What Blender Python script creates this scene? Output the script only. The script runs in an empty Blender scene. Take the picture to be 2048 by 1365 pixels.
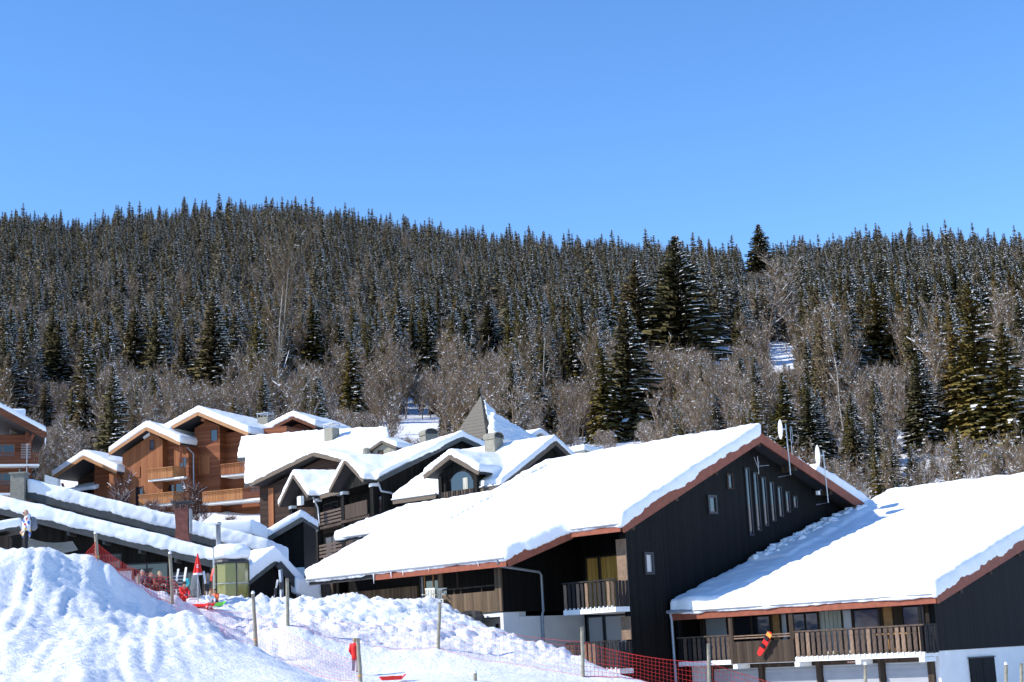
import bpy, bmesh, math, random
import numpy as np
from mathutils import Vector, Matrix
R = math.radians
random.seed(7)
sc = bpy.context.scene
col = sc.collection
# ------------------------------------------------------------------ camera
FPX = 3200.0                       # focal length in pixels of the 2048 px wide photograph
PITCH, ROLL = math.atan(633 / 3200), R(2.8)
fw = Vector((0, math.cos(PITCH), math.sin(PITCH)))
_r0 = Vector((1, 0, 0)); _u0 = _r0.cross(fw)
CR = math.cos(ROLL) * _r0 - math.sin(ROLL) * _u0
CU = math.sin(ROLL) * _r0 + math.cos(ROLL) * _u0
cam = bpy.data.cameras.new('camera'); camo = bpy.data.objects.new('camera', cam); col.objects.link(camo)
cam.sensor_width = 36.0; cam.lens = 36.0 * FPX / 2048
cam.clip_start = 0.5; cam.clip_end = 8000
camo.matrix_world = Matrix(((CR.x, CU.x, -fw.x, 0), (CR.y, CU.y, -fw.y, 0), (CR.z, CU.z, -fw.z, 0), (0, 0, 0, 1)))
sc.camera = camo
# ------------------------------------------------------------------ light
SUN_EL = R(36.0); SUN_DIR = Vector((-0.97, -0.24, 0)).normalized() * math.cos(SUN_EL); SUN_DIR.z = math.sin(SUN_EL)
SUN_AZ = math.atan2(SUN_DIR.x, SUN_DIR.y)      # clockwise from +Y
w = bpy.data.worlds.new('World'); sc.world = w; w.use_nodes = True
nt = w.node_tree; nt.nodes.clear()
sky = nt.nodes.new('ShaderNodeTexSky'); sky.sky_type = 'NISHITA'; sky.sun_disc = False
sky.sun_elevation = SUN_EL; sky.sun_rotation = SUN_AZ
sky.altitude = 1400; sky.air_density = 1.0; sky.dust_density = 0.0; sky.ozone_density = 3.0
bg = nt.nodes.new('ShaderNodeBackground'); bg.inputs[1].default_value = 0.15
wo = nt.nodes.new('ShaderNodeOutputWorld')
hs = nt.nodes.new('ShaderNodeHueSaturation'); hs.inputs['Saturation'].default_value = 1.2; hs.inputs['Hue'].default_value = 0.505
nt.links.new(sky.outputs[0], hs.inputs['Color']); nt.links.new(hs.outputs[0], bg.inputs[0]); nt.links.new(bg.outputs[0], wo.inputs[0])
sl = bpy.data.lights.new('sun', 'SUN'); sl.energy = 3.3; sl.angle = R(0.55); sl.color = (1, 0.95, 0.87)
so = bpy.data.objects.new('sun', sl); col.objects.link(so)
so.rotation_euler = SUN_DIR.to_track_quat('Z', 'Y').to_euler()
sc.view_settings.view_transform = 'Standard'; sc.view_settings.look = 'None'
sc.view_settings.exposure = 0.85; sc.view_settings.gamma = 1.0
sc.cycles.max_bounces = 5; sc.cycles.diffuse_bounces = 3; sc.cycles.glossy_bounces = 3
sc.cycles.volume_bounces = 0; sc.cycles.use_denoising = True

# ------------------------------------------------------------------ pixel helpers (photograph pixels -> points)
def ray(x, y): return fw * FPX + CR * (x - 1024) + CU * (682.5 - y)
def P(x, y, d):
    r = ray(x, y); return r * (d / r.y)
def proj(p):
    p = Vector(p); z = p.dot(fw); return 1024 + FPX * p.dot(CR) / z, 682.5 - FPX * p.dot(CU) / z

# ------------------------------------------------------------------ materials
def new_mat(name, rough=0.7, spec=0.3):
    m = bpy.data.materials.new(name); m.use_nodes = True
    b = m.node_tree.nodes['Principled BSDF']; b.inputs['Roughness'].default_value = rough
    b.inputs['Specular IOR Level'].default_value = spec
    return m, m.node_tree, b
def ramp(nt, fac, stops):
    r = nt.nodes.new('ShaderNodeValToRGB'); e = r.color_ramp.elements
    e[0].position, e[0].color = stops[0][0], (*stops[0][1], 1); e[1].position, e[1].color = stops[-1][0], (*stops[-1][1], 1)
    for p, c in stops[1:-1]:
        n = e.new(p); n.color = (*c, 1)
    nt.links.new(fac, r.inputs[0]); return r.outputs[0]
def noise(nt, vec, scale, detail=4, rough=0.55):
    n = nt.nodes.new('ShaderNodeTexNoise'); n.inputs['Scale'].default_value = scale
    n.inputs['Detail'].default_value = detail; n.inputs['Roughness'].default_value = rough
    if vec is not None: nt.links.new(vec, n.inputs['Vector'])
    return n.outputs[0]
def ocoord(nt, scale=(1, 1, 1)):
    t = nt.nodes.new('ShaderNodeTexCoord'); m = nt.nodes.new('ShaderNodeMapping'); m.inputs['Scale'].default_value = scale
    nt.links.new(t.outputs['Object'], m.inputs[0]); return m.outputs[0]
def bump(nt, b, h, strength, dist=0.02):
    n = nt.nodes.new('ShaderNodeBump'); n.inputs['Strength'].default_value = strength; n.inputs['Distance'].default_value = dist
    nt.links.new(h, n.inputs['Height']); nt.links.new(n.outputs[0], b.inputs['Normal'])
def plain(name, c, rough=0.6, var=0.15, scale=3.0, metal=0.0, spec=0.3):
    m, nt, b = new_mat(name, rough, spec); b.inputs['Metallic'].default_value = metal
    f = noise(nt, ocoord(nt), scale)
    nt.links.new(ramp(nt, f, [(0.3, tuple(x * (1 - var) for x in c)), (0.7, tuple(min(1, x * (1 + var)) for x in c))]), b.inputs['Base Color'])
    return m
def boards(name, c1, c2, axis, pitch, rough=0.75, gap=0.35, spec=0.2):
    """planks: axis = 'xy' (vertical boards) or 'z' (horizontal boards); pitch in metres"""
    m, nt, b = new_mat(name, rough, spec)
    t = nt.nodes.new('ShaderNodeTexCoord'); s = nt.nodes.new('ShaderNodeSeparateXYZ'); nt.links.new(t.outputs['Object'], s.inputs[0])
    if axis == 'xy':
        a = nt.nodes.new('ShaderNodeMath'); a.operation = 'ADD'; nt.links.new(s.outputs[0], a.inputs[0]); nt.links.new(s.outputs[1], a.inputs[1]); v = a.outputs[0]
    else: v = s.outputs[2]
    d = nt.nodes.new('ShaderNodeMath'); d.operation = 'DIVIDE'; nt.links.new(v, d.inputs[0]); d.inputs[1].default_value = pitch
    fl = nt.nodes.new('ShaderNodeMath'); fl.operation = 'FLOOR'; nt.links.new(d.outputs[0], fl.inputs[0])
    fr = nt.nodes.new('ShaderNodeMath'); fr.operation = 'FRACT'; nt.links.new(d.outputs[0], fr.inputs[0])
    wn = nt.nodes.new('ShaderNodeTexWhiteNoise'); wn.noise_dimensions = '1D'; nt.links.new(fl.outputs[0], wn.inputs['W'])
    gr = noise(nt, ocoord(nt, (9, 9, .8) if axis == 'xy' else (.8, .8, 14)), 2.0, 5, .65)
    mx = nt.nodes.new('ShaderNodeMath'); mx.operation = 'ADD'; nt.links.new(wn.outputs[0], mx.inputs[0]); nt.links.new(gr, mx.inputs[1])
    hf = nt.nodes.new('ShaderNodeMath'); hf.operation = 'MULTIPLY'; nt.links.new(mx.outputs[0], hf.inputs[0]); hf.inputs[1].default_value = .55
    c = ramp(nt, hf.outputs[0], [(0.25, c1), (0.8, c2)])
    nt.links.new(c, b.inputs['Base Color'])
    # groove relief
    p = nt.nodes.new('ShaderNodeMath'); p.operation = 'PINGPONG'; nt.links.new(d.outputs[0], p.inputs[0]); p.inputs[1].default_value = .5
    g = nt.nodes.new('ShaderNodeMapRange'); g.inputs[1].default_value = 0; g.inputs[2].default_value = .12; nt.links.new(p.outputs[0], g.inputs[0])
    bump(nt, b, g.outputs[0], gap, 0.03)
    return m
def snow_mat(name, c=(0.86, 0.87, 0.89), fine=1.0, st=0.35):
    m, nt, b = new_mat(name, 0.75, 0.25)
    n = nt.nodes.new('ShaderNodeTexCoord')
    f = noise(nt, n.outputs['Object'], 5 * fine, 6, .62); f2 = noise(nt, n.outputs['Object'], 22 * fine, 3, .6)
    a = nt.nodes.new('ShaderNodeMath'); a.operation = 'MULTIPLY_ADD'; nt.links.new(f2, a.inputs[0]); a.inputs[1].default_value = .3; nt.links.new(f, a.inputs[2])
    b.inputs['Base Color'].default_value = (*c, 1)
    bump(nt, b, a.outputs[0], st, 0.10)
    return m
def glass_mat(name, c, rough=0.04, spec=1.0):
    m, nt, b = new_mat(name, rough, spec); b.inputs['Base Color'].default_value = (*c, 1); b.inputs['IOR'].default_value = 1.5
    return m
M = {}
M['snow'] = snow_mat('ground_snow', (0.86, 0.865, 0.885), 1.3, 0.8)
M['roofsnow'] = snow_mat('roof_snow', (0.88, 0.885, 0.90), .8, 0.16)
M['capsnow'] = snow_mat('cap_snow', (0.86, 0.87, 0.89), 1.5, .3)
M['black'] = boards('black_boards', (0.0040, 0.0036, 0.0034), (0.0090, 0.0080, 0.0074), 'xy', .13, .6, .5, .12)
M['blackm'] = boards('weathered_black_boards', (0.006, 0.0056, 0.005), (0.018, 0.0165, 0.014), 'xy', .2, .75, .35, .1)
M['brownb'] = boards('grey_brown_boards', (0.075, 0.052, 0.034), (0.17, 0.118, 0.075), 'xy', .12, .8)
M['darkb'] = boards('dark_brown_boards', (0.035, 0.024, 0.017), (0.075, 0.052, 0.037), 'xy', .12, .8)
M['orange'] = boards('orange_larch', (0.22, 0.075, 0.030), (0.33, 0.13, 0.052), 'xy', .16, .65)
M['orangez'] = boards('orange_larch_lapped', (0.15, 0.047, 0.02), (0.27, 0.092, 0.04), 'z', .2, .65)
M['orail'] = boards('orange_rail', (0.31, 0.125, 0.046), (0.45, 0.21, 0.085), 'xy', .14, .65)
M['redb'] = boards('red_brown_boards', (0.11, 0.04, 0.02), (0.18, 0.065, 0.035), 'z', .2, .7)
M['pwall'] = boards('umber_boards', (0.026, 0.014, 0.010), (0.05, 0.028, 0.02), 'z', .2, .8)
M['fascia'] = plain('fascia_red_brown', (0.25, 0.072, 0.038), .6, .18, 4)
M['fasciao'] = plain('fascia_larch', (0.38, 0.19, 0.085), .6, .15, 4)
M['fasciad'] = plain('fascia_weathered', (0.12, 0.09, 0.065), .7, .2, 5)
M['fasciag'] = plain('fascia_grey', (0.06, 0.063, 0.062), .5, .2, 3)
M['rooft'] = plain('roof_tile', (0.035, 0.034, 0.035), .7, .2, 4)
M['white'] = plain('white_render', (0.74, 0.73, 0.71), .8, .05, 1.2)
M['slab'] = plain('white_slab', (0.80, 0.79, 0.76), .8, .05, 3)
M['grey'] = plain('grey_door', (0.33, 0.34, 0.36), .6, .06, 2)
M['zinc'] = plain('zinc', (0.36, 0.38, 0.41), .45, .12, 6, .35, .5)
M['metal'] = plain('galvanised', (0.45, 0.46, 0.47), .4, .12, 8, .6, .5)
M['darkm'] = plain('dark_metal', (0.03, 0.03, 0.033), .5, .15, 4, .0, .4)
M['dish'] = plain('dish_white', (0.62, 0.63, 0.64), .5, .08, 6)
M['slat'] = plain('slat_wood', (0.085, 0.058, 0.042), .8, .35, 6)
M['slatd'] = plain('slat_wood_black', (0.022, 0.019, 0.018), .8, .3, 6)
M['slatl'] = plain('slat_wood_pale', (0.22, 0.145, 0.095), .8, .25, 6)
M['post'] = plain('post_wood', (0.30, 0.27, 0.20), .85, .25, 7)
M['concrete'] = plain('chimney_concrete', (0.25, 0.235, 0.19), .85, .18, 5)
M['slate'] = plain('tower_shingle', (0.145, 0.13, 0.105), .8, .15, 6)
M['rust'] = plain('rust_steel', (0.16, 0.055, 0.04), .7, .3, 4)
M['net'] = plain('net_orange_red', (0.75, 0.05, 0.035), .6, .1, 4)
M['tape'] = plain('tie_orange', (0.8, 0.33, 0.06), .6, .1, 4)
M['curtain'] = boards('curtain_ochre', (0.50, 0.29, 0.06), (0.68, 0.42, 0.12), 'xy', .22, .9, .9)
M['curtainp'] = boards('curtain_pale', (0.40, 0.40, 0.33), (0.56, 0.55, 0.46), 'xy', .2, .9, .9)
M['glass'] = glass_mat('window_glass', (0.012, 0.014, 0.018))
M['glassl'] = glass_mat('window_glass_net_curtain', (0.42, 0.42, 0.42), .1)
M['wood'] = plain('warm_wood', (0.38, 0.20, 0.07), .6, .25, 5)
M['plastic'] = plain('white_plastic', (0.78, 0.77, 0.68), .45, .03, 4)
M['canvas'] = plain('awning_canvas', (0.23, 0.26, 0.26), .8, .12, 3)
M['red'] = plain('red_cloth', (0.72, 0.025, 0.02), .7, .12, 6)
M['redp'] = plain('red_plastic', (0.80, 0.03, 0.025), .35, .06, 6)
M['skin'] = plain('skin', (0.52, 0.29, 0.20), .6, .08, 10)
M['blackc'] = plain('black_cloth', (0.012, 0.012, 0.016), .8, .2, 8)
M['whitec'] = plain('white_cloth', (0.75, 0.75, 0.76), .8, .04, 8)
M['teal'] = plain('teal_cloth', (0.05, 0.42, 0.46), .8, .1, 8)
M['navy'] = plain('navy_cloth', (0.02, 0.035, 0.09), .8, .1, 8)
M['hairb'] = plain('hair_blond', (0.42, 0.29, 0.14), .7, .2, 15)
M['hairg'] = plain('hair_grey', (0.30, 0.28, 0.27), .7, .2, 15)
M['haird'] = plain('hair_dark', (0.05, 0.03, 0.02), .7, .2, 15)
M['green'] = plain('green_plastic', (0.20, 0.78, 0.05), .4, .05, 6)
M['orangec'] = plain('orange_cloth', (0.80, 0.16, 0.05), .7, .1, 6)
M['pack'] = plain('pack_grey', (0.16, 0.17, 0.20), .7, .15, 8)
# jacket with coloured blotches
_m, _n, _b = new_mat('blotched_jacket', .8, .2)
_v = _n.nodes.new('ShaderNodeTexVoronoi'); _v.inputs['Scale'].default_value = 9; _n.links.new(ocoord(_n), _v.inputs['Vector'])
_s = _n.nodes.new('ShaderNodeSeparateColor'); _n.links.new(_v.outputs['Color'], _s.inputs[0])
_cr = ramp(_n, _s.outputs[0], [(0, (.75, .75, .76)), (.5, (.72, .73, .76)), (.54, (.60, .42, .05)), (.68, (.45, .04, .05)), (.78, (.08, .16, .5)), (.9, (.75, .75, .76)), (1, (.75, .75, .76))])
_cr.node.color_ramp.interpolation = 'CONSTANT'; _n.links.new(_cr, _b.inputs['Base Color']); M['blotch'] = _m
# yellowish kiosk glass
_m, _n, _b = new_mat('kiosk_glass', .08, .8); _b.inputs['Base Color'].default_value = (.34, .32, .10, 1); _b.inputs['Alpha'].default_value = .55; M['kiosk'] = _m
# foliage: colour varies per tree and per patch
def foliage_mat(name, ca, cb, cc):
    m, nt, b = new_mat(name, .8, .15)
    oi = nt.nodes.new('ShaderNodeObjectInfo'); f = noise(nt, ocoord(nt), .9, 3)
    a = nt.nodes.new('ShaderNodeMath'); a.operation = 'MULTIPLY_ADD'; nt.links.new(oi.outputs['Random'], a.inputs[0]); a.inputs[1].default_value = .55
    s = nt.nodes.new('ShaderNodeMath'); s.operation = 'MULTIPLY_ADD'; nt.links.new(f, s.inputs[0]); s.inputs[1].default_value = .9; s.inputs[2].default_value = -.22
    nt.links.new(s.outputs[0], a.inputs[2])
    nt.links.new(ramp(nt, a.outputs[0], [(.12, ca), (.5, cb), (.92, cc)]), b.inputs['Base Color'])
    return m
M['needle'] = foliage_mat('spruce_needles', (.060, .060, .028), (.108, .094, .044), (.165, .122, .058))
M['needleg'] = foliage_mat('spruce_needles_olive', (.085, .076, .018), (.15, .115, .03), (.24, .145, .042))  # olive to golden-brown needles of some spruces
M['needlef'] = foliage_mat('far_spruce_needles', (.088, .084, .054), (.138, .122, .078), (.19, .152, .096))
M['bark'] = foliage_mat('spruce_bark', (.06, .045, .035), (.09, .07, .055), (.12, .095, .075))
M['twig'] = foliage_mat('bare_twigs', (.14, .102, .066), (.21, .15, .098), (.28, .198, .128))
M['birch'] = foliage_mat('birch_bark', (.34, .31, .27), (.44, .41, .36), (.52, .48, .43))
M['shrub'] = foliage_mat('shrub_twigs', (.10, .05, .035), (.14, .07, .05), (.17, .09, .065))
M['treesnow'] = plain('branch_snow', (0.80, 0.81, 0.84), .8, .04, 3)

# ------------------------------------------------------------------ mesh helpers
class MB:
    def __init__(s): s.v = []; s.f = []; s.m = []
    def face(s, pts, mi=0):
        n = len(s.v); s.v += [tuple(p) for p in pts]; s.f.append(tuple(range(n, n + len(pts)))); s.m.append(mi)
    def box(s, x0, x1, y0, y1, z0, z1, mi=0):
        x0, x1 = sorted((x0, x1)); y0, y1 = sorted((y0, y1)); z0, z1 = sorted((z0, z1))
        n = len(s.v); s.v += [(x, y, z) for z in (z0, z1) for x, y in ((x0, y0), (x1, y0), (x1, y1), (x0, y1))]
        for q in ((0, 3, 2, 1), (4, 5, 6, 7), (0, 1, 5, 4), (1, 2, 6, 5), (2, 3, 7, 6), (3, 0, 4, 7)): s.f.append(tuple(n + i for i in q)); s.m.append(mi)
        return s
    def prism(s, poly, ext, mi=0):
        """poly: list of 3-D points, ext: extrusion vector"""
        e = Vector(ext); a = [Vector(p) for p in poly]; k = len(a)
        nrm = Vector((0, 0, 0))
        for i in range(k): nrm += a[i].cross(a[(i + 1) % k])
        if nrm.dot(e) > 0: a.reverse()
        n = len(s.v); s.v += [tuple(p) for p in a] + [tuple(p + e) for p in a]
        s.f.append(tuple(range(n, n + k))); s.m.append(mi)
        s.f.append(tuple(range(n + 2 * k - 1, n + k - 1, -1))); s.m.append(mi)
        for i in range(k):
            j = (i + 1) % k; s.f.append((n + i, n + i + k, n + j + k, n + j)); s.m.append(mi)
        return s
    def tube(s, pts, r, k=8, mi=0, cap=True):
        pts = [Vector(p) for p in pts]; rs = r if isinstance(r, (list, tuple)) else [r] * len(pts)
        n0 = len(s.v)
        for i, p in enumerate(pts):
            d = (pts[min(i + 1, len(pts) - 1)] - pts[max(i - 1, 0)]).normalized()
            a = d.orthogonal().normalized() if abs(d.z) > .95 else d.cross(Vector((0, 0, 1))).normalized(); b = d.cross(a)
            for j in range(k):
                t = 2 * math.pi * j / k; s.v.append(tuple(p + (a * math.cos(t) + b * math.sin(t)) * rs[i]))
        for i in range(len(pts) - 1):
            for j in range(k):
                q = (j + 1) % k; s.f.append((n0 + i * k + j, n0 + i * k + q, n0 + (i + 1) * k + q, n0 + (i + 1) * k + j)); s.m.append(mi)
        if cap:
            s.f.append(tuple(range(n0, n0 + k))); s.m.append(mi); e = n0 + (len(pts) - 1) * k; s.f.append(tuple(range(e + k - 1, e - 1, -1))); s.m.append(mi)
        return s
    def beam(s, p, q, w_, h, mi=0):
        """rectangular bar from p to q, w_ wide horizontally, h high"""
        p, q = Vector(p), Vector(q); d = (q - p).normalized()
        a = Vector((0, 0, 1)).cross(d); a = a.normalized() if a.length > 1e-3 else Vector((1, 0, 0)); b = d.cross(a).normalized()
        c = [p + a * (i * w_ / 2) + b * (j * h / 2) for i, j in ((-1, -1), (1, -1), (1, 1), (-1, 1))]
        return s.prism(c, q - p, mi)
    def mesh(s, name, mats):
        me = bpy.data.meshes.new(name); me.from_pydata(s.v, [], s.f); mats = mats if isinstance(mats, (list, tuple)) else [mats]
        for m in mats: me.materials.append(M[m] if isinstance(m, str) else m)
        if len(mats) > 1: me.polygons.foreach_set('material_index', s.m)
        return me
    def build(s, name, mats, parent=None, smooth=False):
        me = s.mesh(name, mats)
        if smooth: me.polygons.foreach_set('use_smooth', [True] * len(me.polygons))
        return link(name, me, parent)
def link(name, me, parent=None):
    o = bpy.data.objects.new(name, me); col.objects.link(o)
    if parent is not None: o.parent = parent
    return o
def tag(o, label, cat, group=None, kind=None):
    o['label'] = label; o['category'] = cat
    if group: o['group'] = group
    if kind: o['kind'] = kind
    return o
def empty(name, loc=(0, 0, 0), rz=0, label=None, cat=None, group=None):
    o = bpy.data.objects.new(name, None); col.objects.link(o); o.location = loc; o.rotation_euler = (0, 0, rz); o.empty_display_size = .3
    if label: tag(o, label, cat, group)
    return o
def copy_tree(o, parent=None):
    c = o.copy(); col.objects.link(c)
    if parent is not None: c.parent = parent
    for ch in o.children: copy_tree(ch, c)
    return c
_tx = bpy.data.textures.new('snow_clouds', 'CLOUDS'); _tx.noise_scale = 1.1; _tx.noise_depth = 2
_tx2 = bpy.data.textures.new('snow_lumps', 'CLOUDS'); _tx2.noise_scale = .35; _tx2.noise_depth = 2
def soften(o, voxel, it=8, amp=.10, amp2=.03):
    m = o.modifiers.new('remesh', 'REMESH'); m.mode = 'VOXEL'; m.voxel_size = voxel; m.use_smooth_shade = True
    s = o.modifiers.new('smooth', 'SMOOTH'); s.factor = .5; s.iterations = it
    for t, a in ((_tx, amp), (_tx2, amp2)):
        if a:
            d = o.modifiers.new('uneven', 'DISPLACE'); d.texture = t; d.strength = a; d.mid_level = .5; d.texture_coords = 'LOCAL'
    return o
def snow_part(prisms, parent, voxel=.1, it=8, amp=.10, amp2=.03, name='snow_cover', mat='roofsnow'):
    """prisms: list of (roof polygon, thickness): real thick snow lying on the roof"""
    mb = MB()
    for poly, t in prisms: mb.prism([Vector(p) - Vector((0, 0, .06)) for p in poly], (0, 0, t + .06))
    return soften(mb.build(name, mat, parent), voxel, it, amp, amp2)
def slab(poly, parent, t=.24, name='roof', mat='rooft'):
    return MB().prism(poly, (0, 0, -t)).build(name, mat, parent)
def edge_board(p, q, parent, h=.34, th=.06, name='fascia', mat='fascia', drop=.12):
    p, q = Vector(p), Vector(q)
    return MB().beam(p - Vector((0, 0, drop)), q - Vector((0, 0, drop)), th, h).build(name, mat, parent)
def win(parent, ax, pos, a0, a1, z0, z1, fm='darkm', gm='glass', fw_=.07, proud=.05, mull=0, name='window'):
    """window on the plane X=pos (ax 'X', facing -X) or Y=pos (ax 'Y', facing -Y)"""
    f = MB()
    def bx(m, u0, u1, w0, w1, o0, o1):
        if ax == 'X': m.box(pos - o1, pos - o0, u0, u1, w0, w1)
        else: m.box(u0, u1, pos - o1, pos - o0, w0, w1)
    a0, a1 = sorted((a0, a1))
    bx(f, a0 - fw_, a0, z0 - fw_, z1 + fw_, -.02, proud); bx(f, a1, a1 + fw_, z0 - fw_, z1 + fw_, -.02, proud)
    bx(f, a0, a1, z0 - fw_, z0, -.02, proud - .003); bx(f, a0, a1, z1, z1 + fw_, -.02, proud - .003)
    for k in range(mull):
        c = a0 + (a1 - a0) * (k + 1) / (mull + 1); bx(f, c - .03, c + .03, z0, z1, -.02, proud - .006)
    o = f.build(name, fm, parent); p = MB(); bx(p, a0, a1, z0, z1, -.02, .012); p.build('pane', gm, o)
    return o

# ------------------------------------------------------------------ noise for the ground
_rng = np.random.RandomState(3); _perm = _rng.permutation(1024); _g = _rng.uniform(0, 2 * np.pi, 1024)
def perlin(x, y):
    xi = np.floor(x).astype(int); yi = np.floor(y).astype(int); xf = x - xi; yf = y - yi
    def gr(i, j, dx, dy):
        a = _g[_perm[(_perm[i & 1023] + j) & 1023]]; return np.cos(a) * dx + np.sin(a) * dy
    u = xf * xf * xf * (xf * (xf * 6 - 15) + 10); v = yf * yf * yf * (yf * (yf * 6 - 15) + 10)
    a = gr(xi, yi, xf, yf); b = gr(xi + 1, yi, xf - 1, yf); c = gr(xi, yi + 1, xf, yf - 1); d = gr(xi + 1, yi + 1, xf - 1, yf - 1)
    return (a * (1 - u) + b * u) * (1 - v) + (c * (1 - u) + d * u) * v
def fbm(x, y, o=4, g=.5):
    t = 0; a = 1.0
    for k in range(o): t = t + a * perlin(x * 2 ** k + 17.3 * k, y * 2 ** k + 5.1 * k); a *= g
    return t
# ------------------------------------------------------------------ ground height
_cp = []
def C3(x, y, d): p = P(x, y, d); _cp.append((p.x, p.y, p.z))
def CW(x, y, z): _cp.append((x, y, z))
# near slope and its mound (photograph pixels with distances)
for x, y, d in [(0, 1365, 36), (150, 1363, 37), (300, 1362, 39), (450, 1362, 42), (0, 1290, 44), (150, 1290, 44.5), (300, 1300, 45), (430, 1310, 46.5), (530, 1325, 49),
                (0, 1225, 51), (110, 1232, 52), (215, 1252, 53), (320, 1278, 54), (420, 1298, 54),
                (0, 1152, 55.4), (90, 1162, 56.2), (180, 1190, 57.2), (250, 1213, 58.3), (320, 1238, 59.2), (390, 1256, 59.6),
                (0, 1106, 57), (46, 1101, 57.3), (84, 1106, 57.7), (127, 1113, 58.2), (178, 1122, 58.8), (203, 1128, 59.1), (229, 1141, 59.5), (254, 1164, 59.9), (292, 1184, 60.4), (318, 1193, 60.8), (351, 1207, 61.3), (374, 1217, 61.6), (52, 1113, 59.6), (120, 1124, 60.4)]: C3(x, y, d)
for x, y, d in [(410, 1235, 60), (445, 1258, 57.8), (480, 1284, 55.4), (518, 1299, 52.8), (556, 1318, 50.4), (602, 1341, 47.8), (653, 1364, 45.2), (700, 1385, 42.6)]:   # lower edge of the near slope, piste a step below behind it
    C3(x, y, d); p = P(x, y, d); CW(p.x * (d + 1.3) / d, d + 1.3, p.z - .42); CW(p.x * (d - 1.5) / d - .25, d - 1.5, p.z - .06)
# piste and lumpy bank
for x, y, d in [(712, 1364, 48), (712, 1350, 56), (640, 1320, 55), (800, 1335, 57), (900, 1362, 50), (950, 1340, 56), (1050, 1362, 54), (1150, 1363, 56), (1290, 1363, 57.5),
                (400, 1216, 65), (440, 1212, 66), (575, 1256, 59), (640, 1262, 60), (740, 1268, 60.5), (878, 1302, 59), (1000, 1318, 59), (1165, 1355, 57),
                (380, 1197, 67.5), (450, 1194, 67.5), (550, 1196, 67), (640, 1196, 67), (740, 1197, 67), (820, 1197, 67), (880, 1204, 67), (915, 1225, 66.5), (950, 1243, 66), (1000, 1270, 65), (1060, 1287, 63.5), (1130, 1310, 62), (1200, 1335, 60.5), (1250, 1352, 59)]: C3(x, y, d)
for x, y, z in [(-17, 65, 3.2), (-20, 65, 3.4), (-22, 68, 3.2), (-15, 68, 2.6), (-10, 71, 2.2), (-26, 72, 3.2), (-18, 75, 2.7), (-10, 76, 2.0), (-4, 74, 2.2), (-12, 90, 3.6), (-25, 90, 5.0), (-35, 80, 4.5), (-40, 60, 4.0), (-35, 45, 1.5), (-30, 30, -.2), (-12, 30, -.5), (0, 30, -1.2), (0, 0, -1.7), (-20, 0, -1.5), (20, 0, -2.2), (0, -30, -2.0), (12, 30, -1.8), (25, 40, -3), (4, 62, -2.2), (2, 66, -1.6), (9, 58, -2.6), (15, 54, -3.0), (20, 58, -3.4), (10, 66, -3.0), (15, 70, -2.6), (30, 65, -3.2), (40, 60, -3.2),
                (0, 76, 0), (5, 85, .5), (20, 90, 0), (35, 90, 1), (-5, 100, 3.8), (10, 105, 4), (40, 110, 3.5), (-15, 110, 5.6), (-16, 128, 7), (-5, 128, 8), (10, 130, 8), (40, 135, 8), (-30, 120, 8.5), (-45, 120, 9), (-25, 145, 11.5), (-40, 150, 13.5), (-60, 150, 14.5), (0, 150, 13), (30, 160, 15), (60, 160, 16), (-33, 160, 15.5), (0, 180, 20), (-50, 180, 21), (50, 180, 21), (-80, 120, 11), (80, 120, 12), (90, 60, -1), (-90, 60, 4), (-90, 0, -1), (90, 0, -3)]: CW(x, y, z)
_cp = np.array(_cp); _n = len(_cp)
def _phi(a, b): return np.sqrt(((a[:, None, :] - b[None, :, :]) ** 2).sum(2) + .6 ** 2)
_A = np.zeros((_n + 3, _n + 3)); _A[:_n, :_n] = _phi(_cp[:, :2], _cp[:, :2]) + np.eye(_n) * -.03
_A[:_n, _n] = 1; _A[:_n, _n + 1:] = _cp[:, :2]; _A[_n:, :_n] = _A[:_n, _n:].T
_w = np.linalg.solve(_A, np.concatenate([_cp[:, 2], np.zeros(3)]))
RX = np.array([-900, -400, 0, 130, 155, 180, 300, 500, 600, 760, 900, 1000, 1200, 1400, 1520, 1600, 1700, 1800, 2000, 2048, 2400, 3000], float)
RY = np.array([440, 430, 408, 415, 436, 416, 408, 392, 394, 418, 440, 456, 472, 480, 484, 488, 474, 462, 460, 470, 470, 465], float)
def hill(x, y):
    d = np.maximum(y, 120.0); b = x / d
    px = 1024 + b * 3262 * .98 + 31; ty = np.interp(px, RX, RY)
    hz = 1315 - (px - 1024) * .0489; D = np.interp(px, [0, 1000, 2048], [960, 930, 800])
    er = (hz - ty) / 3262 / .985 - 17.0 / D                # ground under ridge tree tops
    e0 = .118 + .00001 * (px - 1024)
    # the elevation angle of pixel rows grows faster than linear because the camera looks up
    q = np.clip((d - 190) / (D - 190), 0, 1)
    e = e0 + (er - e0) * (1 - (1 - q) ** 1.7)
    z = e * np.minimum(d, D) - np.maximum(d - D, 0) * .30
    return z + 3.0 * fbm(x / 95, y / 95, 3) * np.clip((d - 220) / 150, 0, 1)
def ground_base(x, y):
    p = np.stack([x, y], 1); out = np.empty(len(x))
    for s in range(0, len(x), 20000):
        q = p[s:s + 20000]; out[s:s + 20000] = _phi(q, _cp[:, :2]) @ _w[:_n] + _w[_n] + q @ _w[_n + 1:]
    t = np.clip((y - 165) / 50, 0, 1); t = t * t * (3 - 2 * t)
    far = np.clip((np.abs(x) - 70) / 60, 0, 1)
    out = out * (1 - far) + far * np.interp(y, [-100, 0, 60, 120, 165], [-2, -1.6, 1, 9, 18])
    return out * (1 - t) + t * hill(x, y)
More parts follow.
